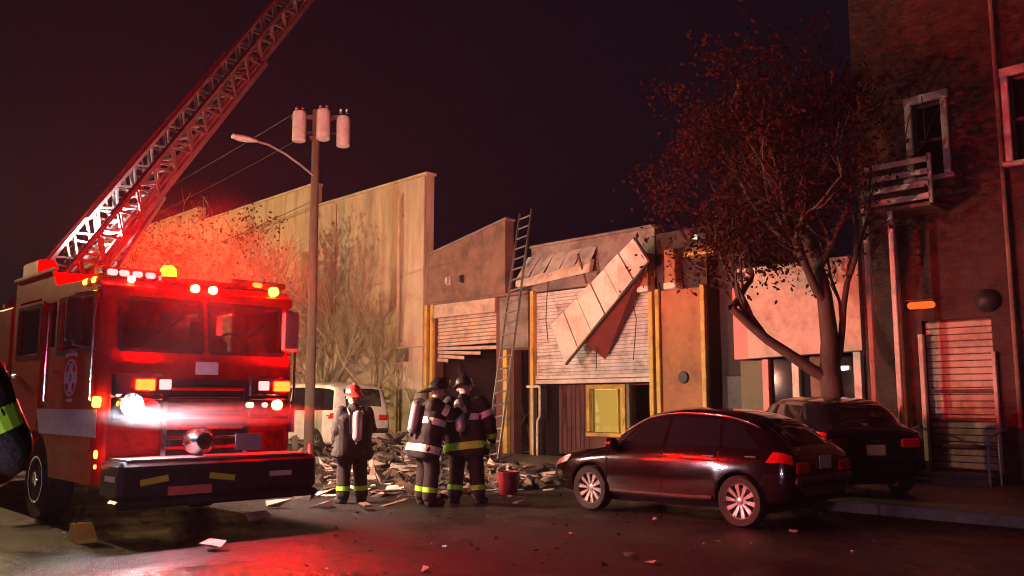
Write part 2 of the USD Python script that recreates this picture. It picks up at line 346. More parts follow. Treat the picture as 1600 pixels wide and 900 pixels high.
sh = obj("roller_door", box(2.82, 0.04, 0.1, (1.87, 0.10, 4.25)), M["shutter_pink"], b2)
for i in range(12):
    z = 4.17 - i * 0.115; x1 = 3.26
    x0 = 0.48; 
    if i >= 9: x1 = 3.26 - (i - 8) * 0.75
    if x1 - x0 < 0.3: continue
    m = box(x1 - x0, 0.03, 0.105, ((x0 + x1) / 2, 0.06 + 0.01 * math.sin(i * 2.1), z), 0.012)
    if i >= 8: m.apply_transform(trimesh.transformations.rotation_matrix(math.radians(1.5 * (i - 7)), [0, 1, 0], (x0, 0, z)))
    obj("slat", m, M["shutter_pink"], sh)
for x, z0 in ((0.06, 1.9), (0.36, 0.13)): obj("yellow_post", box(0.13, 0.12, 4.66 - z0, (x, -0.065, (4.66 + z0) / 2), 0.012), M["yellow_trim"], b2)
obj("yellow_post", box(0.17, 0.16, 2.95, (-0.92 - T0, -0.085, 1.6), 0.015), M["yellow_trim"], b2)
obj("grey_panel", box(1.18, 0.05, 1.5, (4.06, -0.03, 3.86), 0.01), M["parapet"], b2)
for x in (1.1, 1.75): obj("wall_light", [box(0.1, 0.14, 0.2, (x, -0.09, 5.35), 0.02), box(0.16, 0.04, 0.26, (x, -0.03, 5.35), 0.01)], M["white_trim" if x < 1.5 else "black_iron"], b2)
obj("interior", [box(W2 - 0.6, 0.1, 4.2, (W2 / 2, 5.0, 2.1)), box(W2 - 0.6, 4.5, 0.06, (W2 / 2, 2.7, 0.16))], M["soot"], b2)
for i in range(7):
    x = 0.7 + rng.random() * 2.3; obj("charred_beam", bar((x, 0.9 + rng.random() * 2, 0.2), (x + rng.normal() * 0.9, 1 + rng.random() * 3, 3.2 + rng.random()), 0.12, 0.16), M["soot"], b2)
shell(b2, 0, W2, 12, 4.7, M["dark_wall"], M["soot"], 0.34)

# grey sided shopfront
T0 = 0.0
b3 = building("sided_shopfront", "grey lap-sided shopfront between two yellow posts, its canopy torn down across the front", T0)
W3 = 4.36
par = obj("parapet", panel([(0, 4.66), (W3, 4.66), (W3, 5.92), (0, 5.92)], 0.02, 0.3), M["parapet"], b3)
obj("coping", box(W3 + 0.06, 0.42, 0.08, (W3 / 2, 0.16, 5.962), 0.02), M["parapet"], b3)
obj("backing_wall", panel([(0.1, 2.12), (W3 - 0.05, 2.12), (W3 - 0.05, 4.65), (0.1, 4.65)], 0.06, 0.2), M["soot"], b3)
nb = 25
for i in range(nb):
    z = 2.30 + i * (4.62 - 2.30) / nb; h = 0.082; gap = 0.004 * math.sin(i * 5.1)
    m = box(W3 - 0.34, 0.014, h, (W3 / 2, 0, 0)); m.apply_transform(R(9, [1, 0, 0])); m.apply_translation((0.006 * math.sin(i * 3.3), 0.032 + gap, z + h / 2))
    obj("siding_board", m, M["siding" if (i * 7) % 5 else "siding_b"], b3)
for z, h in ((2.245, 0.1), (2.125, 0.12)): obj("trim_board", box(W3 - 0.32, 0.06, h - 0.008, (W3 / 2, 0.0, z), 0.008), M["white_trim"], b3)
for x in (0.14, W3 - 0.08): obj("yellow_post", box(0.13, 0.16, 4.55, (x, -0.05, 2.41), 0.012), M["yellow_trim"], b3)
pp = [tube([(0.22 + k, -0.16, 0.13), (0.22 + k, -0.16, 1.05), (0.22 + k * 1.6, -0.16, 1.2), (0.22 + k * 1.6, -0.16, 1.98)], 0.035, 8) for k in (0, 0.17)]
for p_ in pp: obj("white_pipe", p_, M["white_trim"], b3, smooth=40)
obj("pipe_bracket", box(0.5, 0.08, 0.07, (0.24, -0.15, 2.0), 0.01), M["white_trim"], b3)
# recess
obj("recess_wall", panel(sbox(0.1, 0.13, W3 - 0.05, 2.6).difference(sbox(1.42, 0.7, 2.6, 1.98)).difference(sbox(2.85, 0, 3.8, 2.02)), 0.9, 0.15), M["dark_red_wall"], b3)
for i in range(7): obj("wall_board", box(0.15, 0.03, 1.9, (0.3 + i * 0.165, 0.88, 1.1), 0.006), M["dark_red_wall"], b3)
wf = obj("window", [box(1.4, 0.12, 0.12, (2.01, 0.86, 1.99), 0.01), box(1.4, 0.14, 0.1, (2.01, 0.85, 0.70), 0.01)] + [box(0.11, 0.12, 1.15, (x, 0.86, 1.35), 0.01) for x in (1.38, 2.64)] + [box(0.05, 0.09, 1.15, (2.42, 0.87, 1.35))], M["yellow_trim"], b3)
obj("pane", box(1.14, 0.02, 1.14, (2.01, 0.93, 1.34)), M["glass"], wf)
obj("blind", box(1.2, 0.03, 1.2, (2.0, 1.09, 1.36)), M["lit_blind"], wf)
obj("door_frame", [box(0.1, 0.14, 1.95, (x, 0.86, 1.08), 0.01) for x in (2.80, 3.85)], M["olive"], b3)
obj("side_panel", box(0.3, 0.05, 1.55, (4.08, 0.55, 1.3), 0.01), M["yellow_trim"], b3)
obj("interior", [box(W3, 0.1, 4, (W3 / 2, 4.5, 2.0)), box(W3, 3.4, 0.05, (W3 / 2, 2.8, 0.17)), box(W3 - .3, 0.9, 0.06, (W3 / 2, 0.5, 2.64))], M["soot"], b3)
shell(b3, 0, W3, 12, 4.6, M["dark_wall"], M["soot"], 0.34)

# torn canopy
cn = thing("torn_canopy", "long panelled metal canopy torn loose and hanging diagonally across the grey siding", "canopy", B(0, 0, 0), ROT)
A0, A1, B0, B1 = map(np.array, ((1.62, -0.9, 3.58), (2.06, -0.85, 2.55), (4.45, -0.95, 5.52), (4.62, -0.62, 4.98)))
nv = np.array([0, 0.04, 0])
for i in range(6):
    a, b = i / 6 + 0.004, (i + 1) / 6 - 0.004
    q = [A0 + (B0 - A0) * a, A1 + (B1 - A1) * a, A1 + (B1 - A1) * b, A0 + (B0 - A0) * b]
    wob = np.array([0, 0.012 * math.sin(i * 2.7), 0])
    obj("fascia_panel", trimesh.convex.convex_hull(np.array([p + wob for p in q] + [p + wob + nv for p in q])), M["cream"], cn)
fr = [bar(A0 + (0, .07, 0), B0 + (0, .07, 0), 0.06, 0.06), bar(A1 + (0, .07, 0), B1 + (0, .07, 0), 0.06, 0.06)]
for i in range(7): a = i / 6; fr.append(bar(A0 + (B0 - A0) * a + (0, .07, 0), A1 + (B1 - A1) * a + (0, .07, 0), 0.05, 0.05, up=(0, 1, 0)))
obj("frame", fr, M["black_iron"], cn)
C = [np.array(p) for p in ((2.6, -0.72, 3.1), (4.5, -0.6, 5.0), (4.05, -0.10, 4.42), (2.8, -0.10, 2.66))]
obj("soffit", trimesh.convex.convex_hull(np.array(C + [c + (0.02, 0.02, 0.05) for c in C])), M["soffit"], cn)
C = [np.array(p) for p in ((-0.1, -0.5, 4.96), (0.15, -0.62, 4.72), (2.5, -0.35, 4.95), (2.45, -0.2, 5.3))]
obj("bent_flashing", trimesh.convex.convex_hull(np.array(C + [c + (0, 0.14, 0.04) for c in C] + [np.array((-0.22, -0.4, 4.82))])), M["cream"], cn)
for i in range(5):
    x0, x1 = -0.12 + i * .52, -0.12 + (i + 1) * .52 - .008; dz = .02 * math.sin(i * 2.9)
    C = [np.array(p) for p in ((x0, -0.01, 5.66), (x1, -0.01, 5.66), (x1, -0.50 + .05 * i, 4.98 + .045 * (i + 1) + dz), (x0, -0.50 + .05 * i, 4.98 + .045 * i + dz))]
    obj("awning_sheet", trimesh.convex.convex_hull(np.array(C + [c + (0, .02, .03) for c in C])), M["siding_b"], cn)
for x in (0.8, 2.0): obj("hanger_bar", bar((x, -0.3, 4.9), (x + 0.2, 0.02, 5.6), 0.04, 0.04), M["black_iron"], cn)

for i, (x, z) in enumerate(((1.0, 4.9), (2.7, 4.3), (3.9, 4.7))):
    obj("hanging_wire", tube([(x, -.32, z), (x + .06, -.45, z - .5), (x - .03 + .1 * i, -.4, z - 1.1), (x + .12, -.48, z - 1.7 - .2 * i)], .012, 5), M["black_plastic"], cn, smooth=40)
for i in range(5): obj("split_batten", bar((2.2 + .45 * i, -.12, 4.7), (2.25 + .45 * i + .3 * math.sin(i * 2.2), -.5, 5.15 + .3 * math.cos(i * 1.7)), .04, .07, .006), M["board"], cn)
# orange panel front
T0 = 4.38
b4 = building("orange_panel_front", "narrow rust-orange panelled front between yellow strips, two pale corbels above it", T0)
W4 = 1.47
obj("wall", panel([(0, 0), (W4, 0), (W4, 5.75), (0, 5.75)], 0.05, 0.25), M["dark_wall"], b4)
obj("orange_panel", box(W4 - 0.3, 0.05, 4.15, (W4 / 2, 0.022, 2.22), 0.01), M["orange_panel"], b4)
for x in (0.07, W4 - 0.08): obj("yellow_strip", box(0.12, 0.12, 4.2, (x, -0.02, 2.24), 0.012), M["yellow_trim"], b4)
for x in (-0.2, 0.62):
    c_ = obj("corbel", box(0.32, 0.3, 0.82, (x, -0.12, 4.84), 0.02), M["orange_panel"], b4)
    obj("corbel_foot", box(0.35, 0.34, 0.16, (x, -0.13, 4.36), 0.02), M["cream"], c_)
obj("vent", lathe([(0, -0.03), (0.13, -0.03), (0.15, 0.0), (0.15, 0.04), (0, 0.04)], 20, "y", (0.78, -0.03, 2.16)), M["black_iron"], b4, smooth=40)
hood = [(0.0, 0), (0.0, 0.32), (-0.42, 0.06), (-0.42, 0)]
m = trimesh.creation.extrude_polygon(Polygon([(a, b) for a, b in hood]), 0.95, engine="earcut"); v = np.array(m.vertices); m.vertices = np.stack([v[:, 2] + 1.08, v[:, 0] + 0.045, v[:, 1] + 5.0], 1)
obj("orange_hood", m, M["yellow_trim"], b4)
obj("small_lamp", box(0.09, 0.1, 0.12, (1.2, -0.01, 5.5), 0.02), M["l_dim"], b4)
shell(b4, 0, W4, 12, 5.2, M["dark_wall"], M["soot"], 0.31)

b5 = building("dark_narrow_front", "unlit narrow dark wall recessed between the orange front and the pale fascia", 5.86)
obj("wall", panel([(0, 0), (0.74, 0), (0.74, 5.0), (0, 5.0)], 0.5, 0.25), M["dark_wall"], b5)
obj("coping", box(0.74, 0.34, 0.08, (0.37, 0.62, 5.042), 0.01), M["dark_wall"], b5)
obj("door", box(0.62, 0.05, 2.05, (0.37, 0.472, 1.16), 0.01), M["black_iron"], b5)

# low shop with pale fascia
T0 = 6.61
b6 = building("low_shop", "low shop behind the tree with a wide pale pinkish fascia over dark windows", T0)
W6 = 2.98
obj("fascia", panel([(0.36, 2.54), (W6, 2.62), (W6, 4.5), (0.36, 4.5)], -0.10, 0.4), M["pink_fascia"], b6)
obj("red_fascia_end", panel([(0, 2.53), (0.355, 2.535), (0.355, 4.36), (0, 4.36)], -0.09, 0.38), M["chevron_r"], b6)
obj("coping", box(W6, 0.46, 0.08, (W6 / 2, 0.1, 4.545), 0.02), M["white_trim"], b6)
obj("stall_riser", box(W6, 0.2, 0.62, (W6 / 2, 0.2, 0.31), 0.01), M["dark_red_wall"], b6)
def cw(name, x0, x1, z0, z1, m, y=0.1, th=0.06): obj(name, box(x1 - x0, th, z1 - z0, ((x0 + x1) / 2, y, (z0 + z1) / 2), 0.008), m, b6)
cw("olive_panel", 0.05, 0.62, 0.63, 2.5, M["olive"]); cw("red_pilaster", 0.64, 0.80, 0.13, 2.52, M["chevron_r"], 0.06, 0.14)
cw("pale_pilaster", 1.36, 1.52, 0.13, 2.54, M["cream"], 0.06, 0.14); cw("shutter_panel", 1.74, 2.22, 0.63, 2.54, M["plaster_brown"]); cw("pale_pilaster", 2.74, 2.90, 0.13, 2.6, M["white_trim"], 0.06, 0.14)
for a, c_ in ((0.82, 1.34), (1.54, 1.72), (2.24, 2.72)): obj("pane", box(c_ - a, 0.015, 1.88, ((a + c_) / 2, 0.12, 1.57)), M["window_dark"], b6)
lb = obj("bulkhead_light", box(0.2, 0.1, 0.1, (2.56, 0.04, 2.28), 0.02), M["white_trim"], b6); obj("lens", box(0.16, 0.04, 0.08, (2.56, -0.032, 2.27), 0.015), M["l_white"], lb)
shell(b6, 0, W6, 12, 4.2, M["dark_wall"], M["soot"], 0.32)

# brick building on the right
T0 = 9.62
b7 = building("brick_building", "tall dark red brick building at the right with a slatted door and upper windows", T0)
W7 = 16.0; o = lambda t: t - T0
holes = [sbox(o(10.76), 0.28, o(12.02), 3.14), sbox(o(10.80), 5.95, o(11.40), 7.50), sbox(o(12.58), 5.95, o(13.25), 7.62), sbox(o(14.6), 5.95, o(15.3), 7.62), sbox(o(14.2), 1.0, o(15.8), 2.9)]
w = sbox(0, 0, W7, 10.6)
for h in holes: w = w.difference(h)
obj("wall", panel(w, 0, 0.34), M["brick"], b7)
obj("cornice", [box(W7 + 0.1, 0.5, 0.16, (W7 / 2, 0.1, 10.68), 0.03), box(W7 + 0.02, 0.12, 0.2, (W7 / 2, -0.055, 10.35), 0.02)], M["plaster_brown"], b7)
obj("side_wall", box(0.3, 11.6, 10.6, (0.15, 6.15, 5.3)), M["brick"], b7); obj("roof", box(W7 - 0.7, 11.5, 0.2, (W7 / 2, 6.2, 10.3)), M["soot"], b7)
for i, (a, c_, z0, z1) in enumerate(((10.80, 11.40, 5.95, 7.50), (12.58, 13.25, 5.95, 7.62), (14.6, 15.3, 5.95, 7.62), (14.2, 15.8, 1.0, 2.9))):
    x0, x1 = o(a), o(c_); f = 0.13
    wn = obj("window", [box(x1 - x0 + 2 * f, 0.1, 0.17, ((x0 + x1) / 2, -0.03, z1 + 0.06), 0.012), box(x1 - x0 + 2 * f + 0.1, 0.16, 0.09, ((x0 + x1) / 2, -0.05, z0 - 0.03), 0.012)]
        + [box(f, 0.1, z1 - z0 - 0.05, (x, -0.03, (z0 + z1) / 2), 0.012) for x in (x0 - f / 2 + 0.02, x1 + f / 2 - 0.02)], M["white_trim"], b7)
    obj("sash", [box(x1 - x0, 0.05, 0.06, ((x0 + x1) / 2, 0.12, z)) for z in (z0 + 0.04, (z0 + z1) / 2, z1 - 0.05)] + [box(0.05, 0.05, z1 - z0, (x, 0.121, (z0 + z1) / 2)) for x in (x0 + 0.03, x1 - 0.03)], M["dark_red_wall"], wn)
    obj("pane", box(x1 - x0, 0.012, z1 - z0, ((x0 + x1) / 2, 0.15, (z0 + z1) / 2)), M["window_dark"], wn)
x0, x1 = o(10.76), o(12.02)
dr = obj("slatted_door", box(x1 - x0, 0.05, 2.86, ((x0 + x1) / 2, 0.16, 1.71)), M["dark_red_wall"], b7)
nsl = 22
for i in range(nsl):
    z = 0.33 + (i + 0.5) * 2.78 / nsl
    m = box(x1 - x0 - 0.06, 0.035, 2.78 / nsl - 0.018, ((x0 + x1) / 2, 0.11, z), 0.01)
    obj("slat", m, M["shutter_pink"], dr)
for z in (0.75, 1.25, 1.78): obj("rail", box(x1 - x0 + 0.02, 0.05, 0.07, ((x0 + x1) / 2, 0.06, z), 0.012), M["dark_red_wall"], dr)
obj("door_frame", [box(0.09, 0.12, 2.6, (x0 - 0.01, -0.03, 1.58), 0.012), box(0.07, 0.12, 2.2, (x1 + 0.02, -0.03, 1.4), 0.012)], M["white_trim"], b7)
obj("step", [box(1.5, 0.75, 0.17, ((x0 + x1) / 2, -0.38, 0.205), 0.02), box(1.56, 0.4, 0.09, ((x0 + x1) / 2, -0.96, 0.165), 0.02)], M["concrete"], b7)
for x in (x0 - 0.16, x1 + 0.16): obj("step_railing", [tube([(x, -1.1, 0.13), (x, -1.1, 0.95), (x, -0.02, 1.12)], 0.022, 8), tube([(x, -0.55, 0.13), (x, -0.55, 1.03)], 0.018, 8)], M["grey_metal"], b7, smooth=40)
wl = obj("wall_lamp", [box(0.1, 0.12, 0.14, (o(10.62), -0.06, 3.42), 0.02), box(0.56, 0.2, 0.04, (o(10.82), -0.12, 3.54), 0.01)], M["black_iron"], b7)
obj("lamp_glass", box(0.50, 0.16, 0.13, (o(10.82), -0.12, 3.44), 0.04), M["l_orange"], wl)
obj("alarm_bell", lathe([(0, -0.16), (0.12, -0.14), (0.21, -0.05), (0.22, 0.0), (0, 0.0)], 24, "y", (o(11.98), -0.02, 3.44)), M["black_iron"], b7, smooth=50)
obj("downpipe", tube([(o(10.42), -0.09, 0.2), (o(10.42), -0.09, 5.1)], 0.045, 8), M["dark_red_wall"], b7, smooth=40)
obj("downpipe", tube([(o(12.42), -0.09, 0.2), (o(12.42), -0.09, 10.2)], 0.045, 8), M["plaster_brown"], b7, smooth=40)
# balcony
bc = thing("slatted_balcony", "small slatted wooden balcony on two tall posts below the upper left brick-building window", "balcony", B(10.1, 0, 0), ROT)
for i in range(4): obj("slat", box(1.30, 0.045, 0.115, (0.65, -0.9, 5.40 + i * 0.235), 0.012), M["white_trim"], bc)
for y in (0,):
    for i in range(4): obj("slat", box(0.04, 0.84, 0.115, (0.0, -0.44, 5.40 + i * 0.235), 0.012), M["white_trim"], bc)
for x in (0.0, 1.31): obj("rail_post", box(0.07, 0.07, 0.95, (x, -0.86, 5.74), 0.01), M["white_trim"], bc)
obj("deck", box(1.3, 0.86, 0.07, (0.65, -0.45, 5.26), 0.01), M["plaster_brown"], bc)
for x in (0.03, 0.52): obj("post", box(0.1, 0.1, 5.1, (x, -0.82, 2.68), 0.012), M["white_trim"], bc)
obj("brace", bar((0.05, -0.8, 4.4), (0.6, -0.8, 5.2), 0.05, 0.06), M["dark_red_wall"], bc)
# ------------------------------------------------------------------ fire engine (local x forward, y left, z up; origin under the middle of the cab's face)
ft = thing("fire_engine", "red ladder fire engine with flashing roof lights and its aerial ladder raised", "fire engine", (-3.88, 11.28, 0), ROT)
prof = CrossSection([[(-3.7, 0.62), (0, 0.62), (0, 2.15), (-0.14, 2.98), (-0.3, 3.08), (-1.85, 3.12), (-2.05, 3.33), (-3.7, 3.37)]])
cab = prof.extrude(2.54)                                            # x, z(profile) -> rotate so that profile y is up
cab = cab.rotate((90, 0, 0)).translate((0, 1.27, 0))
plan = CrossSection([[(-4, -1.27), (0.02, -1.27), (0.02, 1.27), (-4, 1.27)]]).offset(-0.2, m3.JoinType.Round).offset(0.2, m3.JoinType.Round, circular_segments=32)
cab = cab ^ plan.extrude(5)
def cut(x0, x1, y0, y1, z0, z1): return Manifold.cube((x1 - x0, y1 - y0, z1 - z0)).translate((x0, y0, z0))
def rake(z): return -max(0.0, (z - 2.15)) * 0.14 / 0.83
def wind(y0, y1, z0=2.2, z1=2.84, d0=-0.05, d1=0.2):                # a slab that follows the raked windscreen plane
    pts = [(rake(z) + d, y, z) for z in (z0, z1) for d in (d0, d1) for y in (y0, y1)]
    return Manifold.hull_points(np.array(pts, float))
inner = (prof.offset(-0.09).extrude(2.36).rotate((90, 0, 0)).translate((0, 1.18, 0)))
inner = inner ^ cut(-3.6, 0.2, -1.18, 1.18, 1.3, 3.3)
cab = cab - inner
cab = cab - wind(-1.08, -0.05, d0=-0.4) - wind(0.05, 1.08, d0=-0.4)
for sy in (-1, 1):
    y0, y1 = (sy * 1.4, sy * 1.1) if sy < 0 else (1.1, 1.4)
    cab = cab - cut(-1.55, -0.38, y0, y1, 2.24, 2.86) - cut(-3.45, -2.45, y0, y1, 2.24, 3.0) - cut(-2.25, -1.75, y0, y1, 2.3, 2.9)
    wy = (-1.4, -0.95) if sy < 0 else (0.95, 1.4)
    cab = cab - Manifold.cylinder(wy[1] - wy[0], 0.64, 0.64, 40).rotate((90, 0, 0)).translate((-2.35, wy[1], 0.56))
obj("cab", untri(cab), M["fire_red"], ft, smooth=32)
for y0, y1 in ((-1.08, -0.05), (0.05, 1.08)): obj("windscreen", untri(wind(y0, y1, d0=-0.07, d1=-0.05)), M["glass"], ft)
gk = []
for y0, y1 in ((-1.08, -0.05), (0.05, 1.08)):
    for (a, b) in (((y0, 2.2), (y1, 2.2)), ((y1, 2.2), (y1, 2.84)), ((y1, 2.84), (y0, 2.84)), ((y0, 2.84), (y0, 2.2))):
        gk.append(bar((rake(a[1]) - 0.01, *a), (rake(b[1]) - 0.01, *b), 0.045, 0.045))
obj("windscreen_gasket", gk, M["black_plastic"], ft)
for y in (-.9, .3): obj("wiper", bar((0.05, y, 2.17), (-0.02, y + .55, 2.61), 0.02, 0.02), M["black_plastic"], ft)
obj("cab_interior", [box(3.2, 2.2, 0.08, (-1.8, 0, 1.45)), box(0.4, 2.1, 0.75, (-0.5, 0, 1.85), 0.08), box(0.6, 0.6, 1.1, (-1.7, 0.7, 2.0), 0.1), box(0.6, 0.6, 1.1, (-1.7, -0.7, 2.0), 0.1), box(0.08, 2.3, 1.3, (-2.3, 0, 2.0)), tube([(-0.85 + 0.2 * math.cos(a) * .4, 0.7 + 0.22 * math.sin(a), 2.3 + 0.22 * math.cos(a)) for a in np.linspace(0, 6.28, 20)], 0.018, 6)], M["cab_dark"], ft)
obj("placard", box(0.02, 0.22, 0.24, (-0.12, -0.30, 2.46)), M["chevron_r"], ft)
for sy in (-1, 1):
    for x0, x1 in ((-1.72, -0.22), (-3.55, -2.3)):
        zb = 0.98 if x0 > -2 else 1.22
        pl = sbox(x0, zb, x1, 2.96).buffer(-0.06).buffer(0.06)
        hole = sbox(x0 + 0.14, 2.22, x1 - 0.13, 2.88)
        d = obj("door", panel(pl.difference(hole.buffer(0.03)), (-1.288 if sy < 0 else 1.272), 0.016), M["fire_red"], ft)
        obj("door_window", box(x1 - x0 - 0.2, 0.012, 0.66, ((x0 + x1) / 2, sy * 1.24, 2.55)), M["glass"], d)
        hb = hole.buffer(0.045).difference(hole)
        obj("window_frame", panel(hb, (-1.294 if sy < 0 else 1.274), 0.02), M["chrome"], d)
        obj("handle", box(0.2, 0.05, 0.05, (x0 + 0.2, sy * 1.31, 1.95), 0.015), M["chrome"], d)
    for x in (-0.14, -1.86): obj("grab_rail", tube([(x, sy * 1.27, 1.55), (x, sy * 1.34, 1.6), (x, sy * 1.34, 2.75), (x, sy * 1.27, 2.8)], 0.02, 8), M["chrome"], ft, smooth=40)
    st = panel([(-2.28, 1.49), (-0.02, 1.49), (-0.02, 1.17), (-2.12, 1.17)], -1.297 if sy < 0 else 1.290, 0.006)
    obj("white_stripe", st, M["stripe"], ft)
    # wheel under the cab and two axles behind
    for x in (-2.35, -8.6, -9.9):
        wprof = [(0, -0.17), (0.30, -0.17), (0.33, -0.15), (0.50, -0.16), (0.54, -0.12), (0.55, 0), (0.54, 0.12), (0.50, 0.16), (0.33, 0.15), (0.30, 0.17), (0, 0.17)]
        wh = obj("wheel", lathe(wprof, 40, "y", (x, sy * 1.06, 0.55)), M["rubber"], ft, smooth=40)
        obj("rim", lathe([(0, 0.03), (0.1, 0.05), (0.12, 0.0), (0.22, -0.03), (0.29, 0.04), (0.31, 0.04), (0.31, -0.05), (0, -0.05)], 28, "y", (0, 0, 0)).apply_transform(R(0 if sy > 0 else 180, [1, 0, 0])).apply_translation((x, sy * 1.2, 0.55)), M["chrome"], wh, smooth=40)
# emblem on the door
em = []
for k in range(4):
    a = k * math.pi / 2
    pts = [(0.05 * math.cos(a - 0.5), 0.05 * math.sin(a - 0.5)), (0.2 * math.cos(a - 0.42), 0.2 * math.sin(a - 0.42)), (0.2 * math.cos(a + 0.42), 0.2 * math.sin(a + 0.42)), (0.05 * math.cos(a + 0.5), 0.05 * math.sin(a + 0.5))]
    em.append(panel([(-1.02 + p[0], 1.88 + p[1]) for p in pts], -1.294, 0.005))
em.append(lathe([(0.06, -0.004), (0.11, -0.004), (0.11, 0.004), (0.06, 0.004)], 24, "y", (-1.02, -1.293, 1.88)))
ring = Polygon([(-1.02 + 0.235 * math.cos(a), 1.88 + 0.235 * math.sin(a)) for a in np.linspace(0, 6.283, 33)[:-1]])
em.append(panel(ring.difference(ring.buffer(-0.025)), -1.2935, 0.004))
for k in range(6): em.append(box(0.045, 0.005, 0.06, (-1.2 + k * 0.072, -1.2915, 2.165 + 0.018 * (1 - ((k - 2.5) / 2.5) ** 2))))
for k in range(5): em.append(box(0.03, 0.005, 0.035, (-1.11 + k * 0.045, -1.2915, 1.60)))
obj("door_emblem", em, M["stripe"], ft)
# face: grille, lamp housings, bumper
obj("grille_surround", panel(sbox(-0.56, 0.78, 0.56, 1.86).difference(sbox(-0.5, 0.84, 0.5, 1.8)), 0, 0.06).apply_transform(R(90, [0, 0, 1])).apply_translation((0.075, 0, 0)), M["chrome"], ft)
gr = obj("grille", box(0.03, 1.02, 0.98, (0.024, 0, 1.32)), M["black_plastic"], ft)
for i in range(8): obj("grille_bar", box(0.03, 1.0, 0.04, (0.05, 0, 0.9 + i * 0.12), 0.01), M["fire_red" if i % 2 else "chrome"], gr)
obj("cab_crest", box(0.01, 0.3, 0.16, (0.03, 0, 2.0), 0.004), M["stripe"], ft)
for sy in (-1, 1):
    hs = obj("lamp_housing", [box(0.09, 0.62, 0.27, (0.05, sy * 0.86, 1.78), 0.03), box(0.09, 0.62, 0.27, (0.05, sy * 0.86, 1.5), 0.03)], M["chrome"], ft)
    yo, yi = (0.79, 0.55) if sy < 0 else (1.02, 0.76)
    obj("warning_lens", box(0.03, 0.22, 0.13, (0.108, sy * yo, 1.785), 0.012), M["l_red"], hs)
    obj("pink_lens", box(0.03, 0.14, 0.12, (0.105, sy * yi, 1.79), 0.012), M["l_redsoft"], hs)
    if sy < 0:
        hl = obj("headlight", lathe([(0.13, 0.0), (0.14, 0.0), (0.14, 0.16), (0.13, 0.16), (0.13, 0.0)], 20, "x", (0.09, -0.99, 1.55)), M["chrome"], ft, smooth=40)
        obj("headlight_lens", lathe([(0, 0.0), (0.085, 0.0), (0.085, 0.015), (0, 0.025)], 14, "x", (0.255, -0.99, 1.55)), M["l_head"], hl)
        obj("headlight", [lathe([(0, 0.0), (0.09, 0.0), (0.1, 0.02), (0, 0.04)], 20, "x", (0.09, -0.7, 1.5))], M["lens_clear"], ft)
    else:
        for y, r in ((0.58, 0.035), (0.78, 0.035), (0.96, 0.07)): obj("small_lens", lathe([(0, 0.0), (r, 0.0), (r, 0.02), (0, 0.03)], 14, "x", (0.1, y, 1.54)), M["l_warm" if r > 0.05 or y < 0.6 else "l_dim"], hs)
obj("side_marker", box(0.16, 0.06, 0.13, (-0.02, -1.30, 1.58), 0.02), M["l_amber"], ft)
bp = obj("bumper", [box(0.62, 2.5, 0.42, (0.36, 0, 0.70), 0.05), box(0.3, 2.54, 0.1, (0.52, 0, 0.44), 0.03)], M["black_plastic"], ft)
obj("bumper_deck", box(0.55, 2.3, 0.02, (0.34, 0, 0.925)), M["grey_metal"], bp)
for y, s_ in ((-0.86, 1), (-0.05, -1)):
    m = box(0.006, 0.32, 0.07, (0, 0, 0)); m.apply_transform(R(8 * s_, [1, 0, 0])); m.apply_translation((0.675, y, 0.70)); obj("lime_stripe", m, M["chevron_y"], bp)
obj("red_stripe", box(0.006, 0.52, 0.1, (0.674, -0.44, 0.57)), M["chevron_r"], bp)
obj("lime_stripe", box(0.006, 0.3, 0.06, (0.674, 0.72, 0.70)), M["refl_silver"], bp)
obj("lime_stripe", box(0.3, 0.006, 0.06, (0.4, -1.254, 0.72)), M["refl_silver"], bp)
obj("front_plate", box(0.01, 0.34, 0.2, (0.70, 0.25, 1.10), 0.004), M["plate_grey"], bp)
obj("siren", [lathe([(0, 0.0), (0.16, 0.02), (0.17, 0.2), (0.1, 0.3), (0, 0.32)], 20, "x", (0.3, -0.25, 1.12)), box(0.1, 0.1, 0.16, (0.4, -0.25, 1.0))], M["chrome"], bp, smooth=40)
for z, r in ((0.98, 0.05), (0.84, 0.025)): obj("side_marker", lathe([(0, -0.03), (r, -0.02), (r, 0.0), (0, 0.0)], 14, "y", (0.05, -1.29, z)), M["l_marker"], ft)
# roof lights
rl = obj("roof_light_bar", [box(0.34, 2.36, 0.05, (-0.42, 0, 3.135), 0.02), box(0.3, 0.8, 0.08, (-0.42, -0.84, 3.18), 0.02), box(0.3, 0.8, 0.08, (-0.42, 0.84, 3.18), 0.02)], M["black_plastic"], ft)
for y in (-1.12, -0.98, -0.82, -0.66): obj("pink_lens", box(0.06, 0.12, 0.075, (-0.26, y, 3.15), 0.02), M["l_redsoft"], rl)
for y in (-0.9,): obj("warm_lens", lathe([(0, 0), (0.045, 0), (0.045, 0.03), (0, 0.04)], 12, "x", (-0.25, y, 3.08)), M["l_warm"], rl)
bn = obj("beacon_base", lathe([(0, 0), (0.15, 0), (0.15, 0.05), (0, 0.06)], 20, "z", (-0.30, -0.42, 3.10)), M["chrome"], rl)
obj("beacon", lathe([(0, 0), (0.105, 0), (0.10, 0.10), (0.06, 0.15), (0, 0.16)], 12, "z", (-0.30, -0.42, 3.155)), M["l_beacon"], rl)
for y, m in ((-0.13, "l_warm"), (0.11, "l_warm")): obj("marker_light", lathe([(0, 0), (0.055, 0), (0.055, 0.05), (0, 0.07)], 12, "x", (-0.16, y, 3.02)), M[m], rl)
obj("warning_lens", lathe([(0, 0), (0.07, 0), (0.065, 0.06), (0, 0.09)], 12, "x", (-0.2, 1.0, 3.08)), M["l_amber"], rl)
obj("amber_lens", box(0.05, 0.14, 0.07, (-0.26, 0.80, 3.16), 0.02), M["l_red"], rl)
